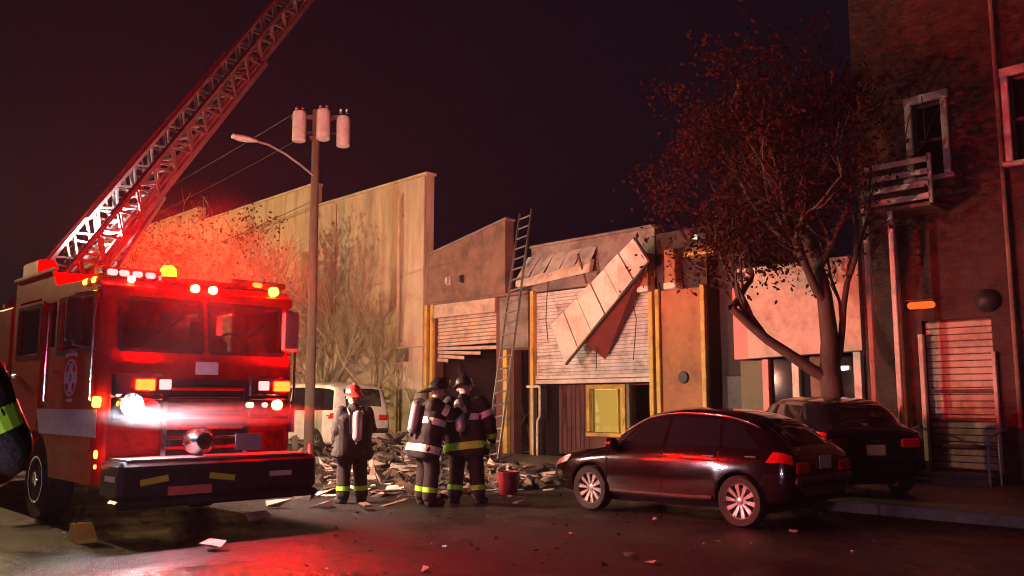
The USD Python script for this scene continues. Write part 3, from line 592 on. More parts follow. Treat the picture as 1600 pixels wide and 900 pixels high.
for x, y in ((-0.45, -1.26), (-0.75, -1.26)): obj("amber_lens", box(0.13, 0.05, 0.08, (x, y, 3.06), 0.02), M["l_amber"], ft)
obj("roof_trim", [box(1.9, 0.04, 0.05, (-2.85, sy * 1.27, 3.36), 0.01) for sy in (-1, 1)], M["fire_red"], ft)
for x in (-2.05, -6.3):
    sc = obj("scene_light", box(0.36, 0.08, 0.2, (x, 1.31, 2.15 if x > -3 else 2.4), 0.02), M["chrome"], ft)
    obj("scene_lens", box(0.3, 0.02, 0.15, (x, 1.358, 2.15 if x > -3 else 2.4), 0.006), M["l_scene"], sc)
# mirrors
mr = obj("mirror", [box(0.07, 0.2, 0.52, (-0.33, -1.50, 2.55), 0.02)], M["black_plastic"], ft)
obj("mirror_glass", box(0.012, 0.16, 0.46, (-0.37, -1.5, 2.55)), M["chrome"], mr); obj("mirror_arm", [tube([(-0.2, -1.25, 2.9), (-0.33, -1.5, 2.85)], 0.02, 8), tube([(-0.2, -1.25, 2.2), (-0.33, -1.5, 2.26)], 0.02, 8), tube([(-0.33, -1.5, 2.85), (-0.33, -1.5, 2.26)], 0.018, 8)], M["chrome"], mr)
mr = obj("mirror", [box(0.08, 0.24, 0.52, (0.34, 0.98, 2.5), 0.03)], M["stucco_pale"], ft)
obj("mirror_arm", [tube([(-0.1, 1.25, 2.85), (0.32, 0.98, 2.8)], 0.02, 8), tube([(-0.0, 1.2, 2.1), (0.32, 0.98, 2.2)], 0.02, 8)], M["chrome"], mr)
# body behind the cab
bd = obj("body", [box(6.6, 2.5, 1.2, (-7.3, 0, 1.55), 0.03), box(3.3, 2.5, 0.9, (-5.6, 0, 2.55), 0.03), box(7.2, 1.0, 0.5, (-6.6, 0, 0.75))], M["fire_red"], ft)
for sy in (-1, 1):
    for i in range(5):
        x = -4.4 - i * 1.28
        s_ = obj("locker", box(1.1, 0.02, 1.0 if i not in (3, 4) else 0.55, (x, sy * 1.262, 1.55 if i not in (3, 4) else 1.8)), M["grey_metal"], bd)
        for j in range(8 if i not in (3, 4) else 4): obj("locker_slat", box(1.06, 0.012, 0.1, (x, sy * 1.274, 1.12 + j * 0.122 if i not in (3, 4) else 1.6 + j * 0.122), 0.004), M["alu"], s_)
    obj("white_stripe", box(6.4, 0.006, 0.14, (-7.3, sy * 1.254, 2.1)), M["stripe"], bd)
# aerial ladder
tt = obj("turntable", [lathe([(0, 0), (0.95, 0), (0.95, 0.2), (0, 0.2)], 28, "z", (-5.6, 0, 3.0)), box(0.9, 0.3, 0.9, (-5.6, 0.45, 3.5), 0.04), box(0.9, 0.3, 0.9, (-5.6, -0.45, 3.5), 0.04)], M["fire_red"], ft)
base = np.array([-5.6, 0, 3.45]); dirh = np.array([-0.33, 0.944, 0]); el = math.radians(53)
ld = dirh * math.cos(el) + np.array([0, 0, 1]) * math.sin(el); lr = np.cross(dirh, [0, 0, 1.0]); lu = np.cross(lr, ld)
LP = lambda s, a, h: base + ld * s + lr * a + lu * h
rails, web, L = [], [], 0
al = None
secs = [(-1.2, 7.0, 0.43, 0.46, 0.0), (0.2, 10.0, 0.36, 0.38, 0.06), (1.5, 13.5, 0.29, 0.32, 0.11)]
for (s0, s1, hw, hh, off) in secs:
    r_ = []
    for sd in (-1, 1):
        r_ += [bar(LP(s0, sd * hw, off), LP(s1, sd * hw, off), 0.07, 0.10, up=lu), bar(LP(s0, sd * hw, off + hh), LP(s1, sd * hw, off + hh), 0.05, 0.06, up=lu)]
    if al is None: al = obj("aerial_ladder", r_, M["alu"], ft)
    else: obj("ladder_section", r_, M["alu"], al)
    n = int((s1 - s0) / 0.62)
    for sd in (-1, 1):
        ww = []
        for i in range(n):
            a, b_, c_ = s0 + i * 0.62, s0 + (i + 0.5) * 0.62, s0 + (i + 1) * 0.62
            ww += [bar(LP(a, sd * hw, off + .03), LP(b_, sd * hw, off + hh), 0.04, 0.04, up=lr), bar(LP(b_, sd * hw, off + hh), LP(c_, sd * hw, off + .03), 0.04, 0.04, up=lr)]
        obj("truss", ww, M["alu"], al)
    for i in range(int((s1 - s0) / 0.36)):
        obj("rung", tube([LP(s0 + 0.2 + i * 0.36, -hw, off + 0.02), LP(s0 + 0.2 + i * 0.36, hw, off + 0.02)], 0.022, 6), M["alu"], al)
obj("lift_cylinder", [tube([(-5.6, y, 3.2), LP(2.6, y * 0.9, -0.06)], 0.09, 10) for y in (-0.4, 0.4)], M["chrome"], ft)

fl = obj("ladder_floodlight", tube([LP(.95, 0, .2), LP(1.12, 0, .2)], .09, 12), M["chrome"], ft)
obj("flood_lens", tube([LP(1.13, 0, .2), LP(1.15, 0, .2)], .075, 12), M["l_flood"], fl)
# steam in the headlight's beam and a wisp of smoke at the roof lights; both thin out to nothing towards their edges
def puff(name, label, loc, rad, dens, sc):
    m = mat(name + "_air", {"tc": ("texture_coordinate", {}), "n": ("noise_texture", {"scale": sc, "detail": 5.0, "roughness": 0.6, "distortion": 0.6}), "r": ("map_range", {"from_min": 0.36, "from_max": 0.72, "to_min": 0.0, "to_max": dens, "clamp": True}),
        "len": ("vector_math", {"math_type": "length"}), "fall": ("map_range", {"range_type": "smoothstep", "from_min": 0.1, "from_max": 0.97, "to_min": 1.0, "to_max": 0.0, "clamp": True}), "mul": ("math", {"math_type": "multiply"}),
        "v": ("principled_volume", {"color": (0.8, 0.8, 0.82), "anisotropy": 0.2})},
        [("tc.object", "n.vector"), ("tc.object", "len.vector1"), ("len.value", "fall.value"), ("n.fac", "r.value"), ("r.result", "mul.value1"), ("fall.result", "mul.value2"), ("mul.value", "v.density")], volume="v.volume")
    o = obj(name, trimesh.creation.icosphere(3, 1.0), m, kind="stuff", label=label, cat=name)
    x = UsdGeom.Xformable(o); x.AddTranslateOp().Set(Gf.Vec3d(*loc)); x.AddRotateZOp().Set(ROT); x.AddScaleOp().Set(Gf.Vec3f(*rad))
puff("smoke", "thin smoke drifting around the fire engine's roof lights", (-3.75, 11.0, 2.95), (1.5, 2.1, 1.5), 0.08, 1.9)
puff("steam", "bright streak of steam caught in the fire engine's white headlight", (-3.50, 10.75, 1.42), (0.6, 1.75, 0.20), 0.95, 1.2)
# ------------------------------------------------------------------ cars (local x forward from the tail, y left, z up)
class Body:
    def __init__(s, st):               # stations: x, z bottom, z belt, z top, half width at belt, half width at roof
        st = np.array(st, float); s.x0, s.x1 = st[0, 0], st[-1, 0]
        s.f = [PchipInterpolator(st[:, 0], st[:, i]) for i in range(1, 6)]
    def knots(s, x):
        zb, zl, zt, wb, wt = [float(f(x)) for f in s.f]; h = zl - zb
        top = max(zt, zl + 0.012); k = max(0.02, min(0.07, (top - zl) * 0.3))
        return np.array([(0, zb), (wb - .14, zb), (wb - .04, zb + .10), (wb, zb + .42 * h), (wb - .012, zb + .80 * h), (wb - .05, zl), (wt + .02, top - k), (wt - .10, top - k * .25), (wt * .5, top + .012), (0, top + .02)])
    def pt(s, x, v, sy=1, off=0.0):
        def p(x, v):
            K = s.knots(min(max(x, s.x0), s.x1)); i = min(int(v), len(K) - 2); q = K[i] + (K[i + 1] - K[i]) * (v - i); return np.array([x, q[0], q[1]])
        a = p(x, v)
        if off:
            e = 0.02; du = p(x + e, v) - p(x - e, v); dv = p(x, min(9, v + .1)) - p(x, max(0, v - .1)); n = np.cross(du, dv); n /= np.linalg.norm(n) + 1e-9
            if n[1] < -0.3 or (abs(n[1]) <= 0.3 and n[2] < 0): n = -n
            a = a + n * off
        return a * (1, sy, 1)
    def solid(s, n=70):
        xs = s.x0 + (s.x1 - s.x0) * (0.5 - 0.5 * np.cos(np.linspace(0, np.pi, n))); V = []
        for x in xs:
            K = s.knots(x); ring = [(y, z) for y, z in K] + [(-y, z) for y, z in K[-2:0:-1]]
            V += [(x, y, z) for y, z in ring]
        m = len(K) * 2 - 2; F = []
        for i in range(n - 1):
            for j in range(m):
                a, b = i * m + j, i * m + (j + 1) % m; F += [[a, b, b + m], [a, b + m, a + m]]
        c0, c1 = len(V), len(V) + 1; V += [np.mean(V[:m], 0), np.mean(V[(n - 1) * m: n * m], 0)]
        for j in range(m): F += [[c0, (j + 1) % m, j], [c1, (n - 1) * m + j, (n - 1) * m + (j + 1) % m]]
        t = trimesh.Trimesh(np.array(V), np.array(F), process=True)
        t.fix_normals(); return man(t)
    def patch(s, xa, xb, v0, v1, sides=(1,), off=0.006, nu=18, nv=6, top=None, mirror=False):
        """A pane on the body. xa, xb: (lower, upper) end positions; v0..v1 up the section; mirror: across the middle line."""
        V, F = [], []
        for sy in sides:
            o = len(V); bb = np.linspace(0, 1, nv)
            for i in range(nu):
                a = i / (nu - 1)
                for b in bb:
                    x = (xa[0] + (xa[1] - xa[0]) * b) * (1 - a) + (xb[0] + (xb[1] - xb[0]) * b) * a
                    V.append(s.pt(x, v0 + (v1 - v0) * b, sy, off))
            for i in range(nu - 1):
                for j in range(nv - 1):
                    q = o + i * nv + j; F += [[q, q + nv, q + nv + 1], [q, q + nv + 1, q + 1]] if sy > 0 else [[q, q + nv + 1, q + nv], [q, q + 1, q + nv + 1]]
        return trimesh.Trimesh(V, F, process=False)
    def screen(s, xlo, xhi, v0=7.15, off=0.006, nu=8, nv=8):
        V, F = [], []
        vs = [(v, 1) for v in np.linspace(v0, 9, nv)] + [(v, -1) for v in np.linspace(9, v0, nv)[1:]]; m = len(vs)
        for i in range(nu):
            x = xlo + (xhi - xlo) * i / (nu - 1)
            for v, sy in vs: V.append(s.pt(x, v, sy, off))
        for i in range(nu - 1):
            for j in range(m - 1): q = i * m + j; F += [[q, q + m, q + m + 1], [q, q + m + 1, q + 1]]
        return trimesh.Trimesh(V, F, process=False)

def wheel(parent, x, y, r, spokes=10, rim=None):
    sy = 1 if y > 0 else -1
    wh = obj("wheel", lathe([(r * .68, -.09), (r * .93, -.10), (r, -.07), (r, .07), (r * .93, .10), (r * .68, .09), (r * .66, 0), (r * .68, -.09)], 40, "y", (x, y, r)), M["rubber"], parent, smooth=40)
    parts = [lathe([(r * .62, -.08), (r * .7, -.085), (r * .7, .085), (r * .66, .085), (r * .62, .0), (r * .62, -.08)], 40, "y"), lathe([(0, .03), (.05, .035), (.07, .05), (.04, .065), (0, .07)], 16, "y")]
    for k in range(spokes):
        a = 2 * math.pi * k / spokes + .12
        for da in (-.07, .09):
            p0 = np.array([.05 * math.cos(a), .055, .05 * math.sin(a)]); p1 = np.array([r * .64 * math.cos(a + da), .07, r * .64 * math.sin(a + da)])
            parts.append(bar(p0, p1, .03 if da < 0 else .022, .02, up=(0, 1, 0)))
    m = trimesh.util.concatenate(parts)
    if sy < 0: m.apply_transform(R(180, [0, 0, 1]))
    m.apply_translation((x, y, r)); obj("rim", m, M["alloy"] if rim is None else rim, wh, smooth=30)
    obj("brake_disc", lathe([(0, -.01), (r * .5, -.01), (r * .5, .01), (0, .01)], 24, "y", (x, y - sy * .02, r)), M["black_iron"], wh)

def car(th, st, axles, half, r, paint_m, win, wscreen, rscreen, spokes=10, plate="plate_grey", chrome_line=True, zplate=0.82):
    b = Body(st); sol = b.solid()
    for x in axles:
        for sy in (-1, 1):
            c = Manifold.cylinder(0.36, r * 1.14, r * 1.14, 40).rotate((90, 0, 0)); sol = sol - c.translate((x, half + 0.04 if sy > 0 else -(half - 0.32), r * 1.03))
    body = obj("body", untri(sol), paint_m, th, smooth=28)
    for sd in (1, -1):
        for w in win: obj("side_window", b.patch(*w, sides=(sd,)), M["dark_glass"], th, smooth=True)
        lo, hi = win[0], win[-1]
        if chrome_line:
            xs = np.linspace(win[0][0][1] - 0.25, win[-1][1][1] + .45, 26)
            obj("roof_trim", tube([b.pt(x, 6.05, sd, 0.012) for x in xs], 0.012, 6), M["chrome"], th, smooth=True)
        for x in [w[1][0] + 0.05 for w in win[:-1]] + [win[-1][1][0] + .04]:
            obj("door_seam", tube([b.pt(x, v, sd, 0.001) for v in np.linspace(2.2, 5, 10)], 0.006, 4), M["black_plastic"], th)
        for w in win[:2]: 
            p = b.pt((w[0][0] + .12), 4.55, sd, 0.02); obj("door_handle", box(0.17, 0.03, 0.03, p, 0.01), M["chrome"], th)
        obj("sill_trim", tube([b.pt(x, 2.1, sd, 0.01) for x in np.linspace(axles[0] + r * 1.25, axles[1] - r * 1.25, 8)], 0.03, 6), M["black_plastic"], th)
        p = b.pt(win[-1][1][0] - .1, 5.2, sd); obj("wing_mirror", [lathe([(0, -.06), (.09, -.05), (.1, .03), (0, .06)], 14, "x", p + (0, sd * .13, .03)), bar(p, p + (0, sd * .1, 0), .05, .04)], paint_m, th, smooth=40)
        L = b.x1
        obj("tail_light", b.patch((0.03, 0.05), (0.34, 0.26), 4.05, 4.95, sides=(sd,), off=0.01, nu=8, nv=4), M["tail_red"], th, smooth=True)
        obj("headlight", b.patch((L - .42, L - .5), (L - .04, L - .06), 4.05, 4.9, sides=(sd,), off=0.01, nu=8, nv=4), M["lens_clear"], th, smooth=True)
        obj("tail_lens", box(0.05, 0.30, 0.15, (b.x0 - 0.003, sd * (half - .33), float(b.f[1](b.x0)) - .10), 0.02), M["tail_red"], th)
        for x in axles: wheel(th, x, sd * (half - .11), r, spokes)
    obj("windscreen", b.screen(*wscreen), M["dark_glass"], th, smooth=True); obj("rear_window", b.screen(*rscreen), M["dark_glass"], th, smooth=True)
    zb, zl = float(b.f[0](b.x0)), float(b.f[1](b.x0))
    obj("number_plate", box(0.015, 0.31, 0.16, (b.x0 - 0.02, 0, zplate), 0.004), M[plate], th)
    obj("rear_bumper", box(0.10, 2 * half - .3, 0.13, (b.x0 - 0.01, 0, zb + .18), 0.04), M["black_plastic"], th)
    obj("badge", box(0.01, 0.14, 0.04, (b.x0 - 0.012, 0, zl - .06), 0.004), M["chrome"], th)
    obj("underbody", box(b.x1 - 1.0, 1.2, 0.16, (b.x1 / 2, 0, .24)), M["black_plastic"], th)
    return b

# the parked hatchback: rear axle at (2.87, 11.49) ground, nose away from us along the street
HST = [(0, .42, .86, .88, .66, .56), (.05, .34, .92, .96, .76, .60), (.22, .28, .96, 1.10, .84, .60), (.6, .24, .95, 1.34, .875, .58), (1.1, .22, .94, 1.46, .88, .58), (1.7, .20, .93, 1.49, .88, .585), (2.2, .20, .92, 1.44, .88, .58), (2.7, .20, .91, 1.22, .88, .60), (3.12, .22, .90, .94, .875, .66), (3.6, .24, .82, .85, .86, .66), (3.95, .28, .70, .73, .80, .60), (4.12, .36, .58, .60, .66, .5)]
off = np.array([2.87, 11.49]) + 0.11 * -N + S * 0.72 - N * 0.77
c1 = thing("parked_hatchback", "dark burgundy hatchback with bright spoked wheels parked at the kerb in the foreground", "car", (off[0], off[1], 0), ROT + 180)
car(c1, HST, (0.72, 3.24), 0.88, 0.325, M["car_dark"], [((.42, .78), (.98, 1.04), 5.12, 5.9), ((1.04, 1.10), (1.88, 1.86), 5.12, 5.9), ((1.94, 1.92), (2.86, 2.36), 5.12, 5.9)], (3.05, 2.32), (.12, .72))
# second car on the pavement beyond
SST = [(0, .40, .92, .95, .70, .60), (.06, .30, .98, 1.02, .80, .64), (.3, .26, 1.0, 1.14, .88, .62), (.62, .24, .99, 1.38, .90, .61), (1.1, .22, .98, 1.50, .905, .61), (1.9, .22, .97, 1.53, .905, .62), (2.4, .22, .96, 1.47, .905, .61), (2.95, .22, .95, 1.16, .90, .64), (3.3, .24, .94, .98, .90, .7), (3.9, .26, .88, .91, .88, .7), (4.25, .3, .76, .79, .82, .62), (4.42, .38, .62, .64, .7, .52)]
c2 = thing("parked_hatchback", "black hatchback seen from behind with a pale yellowish plate, parked beside the tree trunk", "car", (5.55, 13.75, GZ), 96)
car(c2, SST, (0.78, 3.42), 0.905, 0.33, M["car_black"], [((.42, .78), (.98, 1.04), 5.12, 5.9), ((1.04, 1.10), (1.95, 1.93), 5.12, 5.9), ((2.01, 1.99), (3.0, 2.5), 5.12, 5.9)], (3.22, 2.45), (.12, .72), plate="plate", zplate=0.72, chrome_line=False)
# minivan
VST = [(0, .48, 1.12, 1.16, .80, .72), (.05, .36, 1.16, 1.5, .88, .72), (.22, .30, 1.16, 1.86, .94, .74), (.7, .28, 1.15, 1.96, .96, .76), (2.0, .26, 1.14, 2.0, .965, .78), (3.0, .26, 1.13, 1.96, .965, .77), (3.5, .26, 1.12, 1.72, .96, .76), (4.0, .26, 1.11, 1.28, .95, .78), (4.25, .27, 1.08, 1.12, .94, .78), (4.6, .3, .96, 1.0, .90, .72), (4.85, .36, .78, .8, .8, .62)]
c3 = thing("white_minivan", "white minivan by the ochre wall just right of the fire engine, tail towards us", "van", (*B(-2.9, 3.6)[:2], GZ), ROT + 180)
car(c3, VST, (0.95, 3.85), 0.965, 0.34, M["van_white"], [((.2, .3), (1.25, 1.25), 5.1, 5.9), ((1.32, 1.32), (2.4, 2.4), 5.1, 5.9), ((2.47, 2.47), (3.95, 3.45), 5.1, 5.9)], (4.15, 3.42), (.02, .16), spokes=7, plate="plate_grey", chrome_line=False)
# the squad car whose red and blue roof bar lights the street from behind the camera
c4 = thing("squad_car", "dark squad car with a lit red and blue roof bar, behind the viewpoint", "car", (-4.6, -3.5, 0), 62)
car(c4, HST, (0.72, 3.24), 0.88, 0.325, M["car_black"], [((.42, .78), (.98, 1.04), 5.12, 5.9), ((1.04, 1.10), (1.88, 1.86), 5.12, 5.9), ((1.94, 1.92), (2.86, 2.36), 5.12, 5.9)], (3.05, 2.32), (.12, .72))
lb = obj("roof_bar", box(.22, 1.1, .05, (1.75, 0, 1.545), .015), M["black_plastic"], c4)
for y, m in ((-.42, "l_bar_red"), (-.15, "l_bar_red"), (.15, "l_bar_blue"), (.42, "l_bar_blue")): obj("bar_lens", box(.16, .24, .09, (1.75, y, 1.615), .02), M[m], lb)
for y in (-.62, .62): obj("headlight_lens", box(.02, .22, .12, (4.14, y, .62), .006), M["l_squad"], c4)
# ------------------------------------------------------------------ firefighters (local y forward, x right; feet on z = 0)
def chain_union(bones, seg=14):
    return Manifold.batch_boolean([Manifold.batch_hull([Manifold.sphere(r, seg).translate(tuple(map(float, p))) for p, r in b]) for b in bones], m3.OpType.Add)
def soft(mf, edge=0.035, it=8):
    t = untri(mf.refine_to_length(edge)); trimesh.smoothing.filter_taubin(t, lamb=0.5, nu=0.52, iterations=it); return t

def firefighter(name, label, loc, rz, J, scale=1.0, tank=True, helmet="helmet", brim_back=0.12, hem="refl_silver", mid="refl_silver", cuff="refl_yellow", group=None):
    th = thing(name, label, "person", loc, rz, scale=scale)
    V = {k: np.array(v, float) for k, v in J.items()}
    for k in ("sh", "el", "wr", "hip", "kn", "an", "toe"):
        for s_, sg in (("L", -1), ("R", 1)): V.setdefault(k + s_, V.get(k, np.zeros(3)) * (sg, 1, 1))
    pel, ch, nk, hd = V["pel"], V["chest"], V["neck"], V["head"]
    up = (nk - pel) / np.linalg.norm(nk - pel); side = V["shR"] - V["shL"]; side /= np.linalg.norm(side); fwd = np.cross(up, side)
    hips = V["hipR"] - V["hipL"]; hips /= np.linalg.norm(hips)
    # body: head with face, neck, trunk, limbs
    face = V.get("look", fwd); face = face / np.linalg.norm(face); hs = np.cross(face, up)
    bones = [[(hd + up * .03, .098), (hd - up * .05 + face * .02, .078)], [(hd - up * .08 + face * .05, .045), (hd - up * .03 + face * .03, .075)], [(hd + face * .095 - up * .01, .016), (hd + face * .115 - up * .035, .02), (hd + face * .09 - up * .045, .022)],
             [(hd + hs * .095 - up * .02, .022), (hd + hs * .09 + up * .02, .024)], [(hd - hs * .095 - up * .02, .022), (hd - hs * .09 + up * .02, .024)], [(nk - up * .04, .065), (hd - up * .06, .06)],
             [(ch - side * .1, .12), (ch + side * .1, .12), (pel - hips * .07, .11), (pel + hips * .07, .11)]]
    for s_ in "LR":
        bones += [[(ch + (V["sh" + s_] - ch) * .3, .09), (V["sh" + s_], .065)], [(V["sh" + s_], .06), (V["el" + s_], .045)], [(V["el" + s_], .045), (V["wr" + s_], .032)],
                  [(V["hip" + s_], .09), (V["kn" + s_], .06)], [(V["kn" + s_], .06), (V["an" + s_], .042)], [(V["an" + s_], .042), (V["toe" + s_] , .035)]]
    body = obj("body", soft(chain_union(bones), 0.03, 6), M["skin"], th, smooth=True)
    obj("eyes", [trimesh.creation.icosphere(1, .013).apply_translation(hd + face * .085 + hs * .035 * k + up * .012) for k in (-1, 1)], M["black_plastic"], th)
    # coat
    hem_c = pel + (pel - ch) / np.linalg.norm(pel - ch) * .21
    torso = [[(ch - side * .15 + up * .05, .145), (ch + side * .15 + up * .05, .145), (ch + up * .14, .13)], [(ch - side * .15, .17), (ch + side * .15, .17), (pel - hips * .13, .17), (pel + hips * .13, .17)],
             [(pel - hips * .13, .17), (pel + hips * .13, .17), (hem_c - hips * .155 , .18), (hem_c + hips * .155, .18)], [(nk - up * .06, .10), (nk + up * .0, .085)]]
    arms = []
    for s_ in "LR":
        e, w_ = V["el" + s_], V["wr" + s_]; we = e + (w_ - e) * .9
        arms += [[(ch + (V["sh" + s_] - ch) * .4 + up * .02, .13), (V["sh" + s_], .108)], [(V["sh" + s_], .108), (e, .09)], [(e, .09), (we, .075)]]
    flat = Manifold.cube((4, 4, 4)).translate((-2, -2, float(hem_c[2]) - .09)) if abs(up[2]) > .8 else None
    cm = chain_union(torso + arms)
    if flat is not None: cm = cm ^ flat
    coat = obj("coat", soft(cm), M["turnout"], th, smooth=True)
    n_ = meshkit.fbm(np.array(coat.GetAttribute("points").Get()) * (13, 13, 8) + 3, 3) - .5
    nr = np.array(coat.GetAttribute("normals").Get()) if coat.GetAttribute("normals").Get() else 0
    coat.GetAttribute("points").Set(UsdGeom.Mesh(coat).GetPointsAttr().Get().__class__.FromNumpy((np.array(coat.GetAttribute("points").Get()) + nr * n_[:, None] * .055).astype(np.float32)))
    def ring(bones_, c, d, w_, grow=0.006):
        big = chain_union([[(p, r + grow) for p, r in b] for b in bones_], 20); sml = chain_union([[(p, r - .02) for p, r in b] for b in bones_], 16)
        d = d / np.linalg.norm(d); z = np.array([0, 0, 1.0]); ax = np.cross(z, d); an = math.acos(np.clip(z @ d, -1, 1))
        T = np.eye(4) if np.linalg.norm(ax) < 1e-6 else trimesh.transformations.rotation_matrix(an, ax)
        sl = box(1.2, 1.2, w_); sl.apply_transform(T); sl.apply_translation(c)
        m = (big - sml) ^ man(sl); return untri(m)
    for c, w_, m_ in ((pel + (hem_c - pel) * .9, .105, hem), (pel + (ch - pel) * .72, .09, mid)): obj("reflective_band", ring(torso[1:3], c, up if m_ == mid and c is not hem_c else up, w_), M[m_], coat)
    for s_ in "LR":
        e, w_, s0 = V["el" + s_], V["wr" + s_], V["sh" + s_]
        obj("sleeve_band", ring([[(e, .09), (e + (w_ - e) * .9, .075)]], e + (w_ - e) * .78, w_ - e, .08), M[hem], coat)
        obj("sleeve_band", ring([[(s0, .108), (e, .09)]], s0 + (e - s0) * .6, e - s0, .085), M[mid], coat)
    # trousers, boots
    legs, boots = [[(pel - hips * .08, .13), (pel + hips * .08, .13), (V["hipL"], .12), (V["hipR"], .12)]], []
    for s_ in "LR":
        k_, a_ = V["kn" + s_], V["an" + s_]; ae = k_ + (a_ - k_) * .92
        legs += [[(V["hip" + s_], .135), (k_, .112)], [(k_, .112), (ae, .105)]]
    tr = obj("trousers", soft(chain_union(legs)), M["turnout_tan"], th, smooth=True)
    for s_ in "LR":
        k_, a_ = V["kn" + s_], V["an" + s_]; ae = k_ + (a_ - k_) * .92
        obj("cuff_band", ring([[(k_, .112), (ae, .105)]], k_ + (a_ - k_) * .70, a_ - k_, .07), M[cuff], tr)
        t_ = V["toe" + s_]
        g0 = a_ * (1, 1, 0); lat = np.array([(t_ - a_)[1], -(t_ - a_)[0], 0]); lat /= np.linalg.norm(lat)
        bt = chain_union([[(a_ + (k_ - a_) * .35, .085), (a_, .078)], [(a_, .078), (g0 + lat * .02 + (0, 0, .05), .066), (g0 - lat * .02 + (0, 0, .05), .066)], [(g0 + lat * .02 + (0, 0, .045), .062), (g0 - lat * .02 + (0, 0, .045), .062), (t_ * (1, 1, 0) + lat * .02 + (0, 0, .04), .052), (t_ * (1, 1, 0) - lat * .02 + (0, 0, .04), .052)]]) ^ Manifold.cube((4, 4, 4)).translate((-2, -2, 0.0))
        obj("boot", soft(bt, .03, 3), M["rubber"], th, smooth=True)
        # gloved hand with five fingers
        e, w_ = V["el" + s_], V["wr" + s_]; d = (w_ - e) / np.linalg.norm(w_ - e); sd = np.cross(d, fwd); sd = sd / (np.linalg.norm(sd) + 1e-9); nn = np.cross(sd, d); sg = 1 if s_ == "R" else -1
        pc = w_ + d * .075; hb = [[(w_, .035), (pc + sd * .028, .024), (pc - sd * .028, .024)]]
        for q, (o_, ln) in enumerate(((-.033, .062), (-.011, .075), (.011, .07), (.032, .055))):
            a0 = pc + sd * o_; a1 = a0 + d * ln * .55 + nn * .012; a2 = a1 + d * ln * .35 + nn * .03; hb += [[(a0, .013), (a1, .0115)], [(a1, .0115), (a2, .0105)]]
        b0 = w_ + d * .03 - sd * .03; hb += [[(b0, .016), (b0 - sd * .03 + d * .035 + nn * .015, .013)], [(b0 - sd * .03 + d * .035 + nn * .015, .013), (b0 - sd * .03 + d * .07 + nn * .03, .011)]]
        obj("glove", soft(chain_union(hb, 10), .012, 3), M["black_plastic"], th, smooth=True)
    # helmet: domed crown with comb, long brim behind
    T = np.eye(4); T[:3, 0], T[:3, 1], T[:3, 2], T[:3, 3] = -hs if np.cross(hs, face) @ up < 0 else hs, face, up, hd + up * .055
    if np.linalg.det(T[:3, :3]) < 0: T[:3, 0] *= -1
    dome = lathe([(.128, 0), (.126, .05), (.105, .10), (.06, .135), (0, .148)], 24); dome.vertices[:, 1] *= 1.16
    a = np.arange(32) / 32 * 2 * np.pi; bx = .165 * np.cos(a); by = .175 * np.sin(a) - np.where(np.sin(a) < 0, brim_back * (-np.sin(a)) ** 2, 0)
    bz = -.012 - .045 * np.clip(-np.sin(a), 0, 1) - .01 * np.abs(np.cos(a))
    inn = np.stack([.125 * np.cos(a), .145 * np.sin(a), 0 * a + .006], 1); out = np.stack([bx, by, bz], 1)
    Vb = np.vstack([inn, out, out - (0, 0, .008), inn - (0, 0, .008)]); Fb = []
    for r_ in range(4):
        for k in range(32):
            p, q = r_ * 32 + k, r_ * 32 + (k + 1) % 32; p2, q2 = ((r_ + 1) % 4) * 32 + k, ((r_ + 1) % 4) * 32 + (k + 1) % 32; Fb += [[p, p2, q2], [p, q2, q]]
    brim = trimesh.Trimesh(Vb, Fb, process=False); comb = [bar((0, -.13, .045), (0, -.06, .145), .018, .03), bar((0, -.06, .145), (0, .07, .145), .018, .03), bar((0, .07, .145), (0, .14, .05), .018, .03)]
    hm = trimesh.util.concatenate([dome, brim] + comb); hm.apply_transform(T); hl = obj("helmet", hm, M[helmet], th, smooth=40)
    sh_ = panel([(-.045, .02), (.045, .02), (.05, .08), (0, .13), (-.05, .08)], .15, .012); sh_.apply_transform(T); obj("helmet_shield", sh_, M["refl_silver"], hl)
    if tank:
        bk = -fwd
        c0 = ch + bk * .25 + up * .10; c1_ = pel + bk * .245 + up * .06
        tk = obj("air_tank", soft(chain_union([[(c0, .075), (c1_, .075)]], 20), .04, 2), M["refl_yellow"] if cuff == "x" else M["grey_metal"], th, smooth=True)
        obj("tank_valve", tube([c1_, c1_ - up * .12], .03, 10), M["black_plastic"], tk)
        obj("harness", [bar(c1_ + bk * -.06 + up * .05, c0 + bk * -.06, .22, .03, up=bk)] + [tube([c0 + side * k * .1 - bk * .06, nk + side * k * .12 - up * .02 + bk * .06, nk + side * k * .13 - up * .06 - bk * .10, ch + side * k * .14 - bk * .17 - up * .1], .022, 6) for k in (-1, 1)], M["black_plastic"], tk)
    return th

STAND = dict(pel=(0, 0, .97), chest=(0, .0, 1.27), neck=(0, .01, 1.50), head=(0, .03, 1.66), sh=(.205, 0, 1.42), el=(.27, -.02, 1.14), wr=(.27, .14, .93), hip=(.1, 0, .93), kn=(.13, .03, .5), an=(.15, -.02, .1), toe=(.18, .16, .05))
def pose(**k): d = dict(STAND); d.update(k); return d
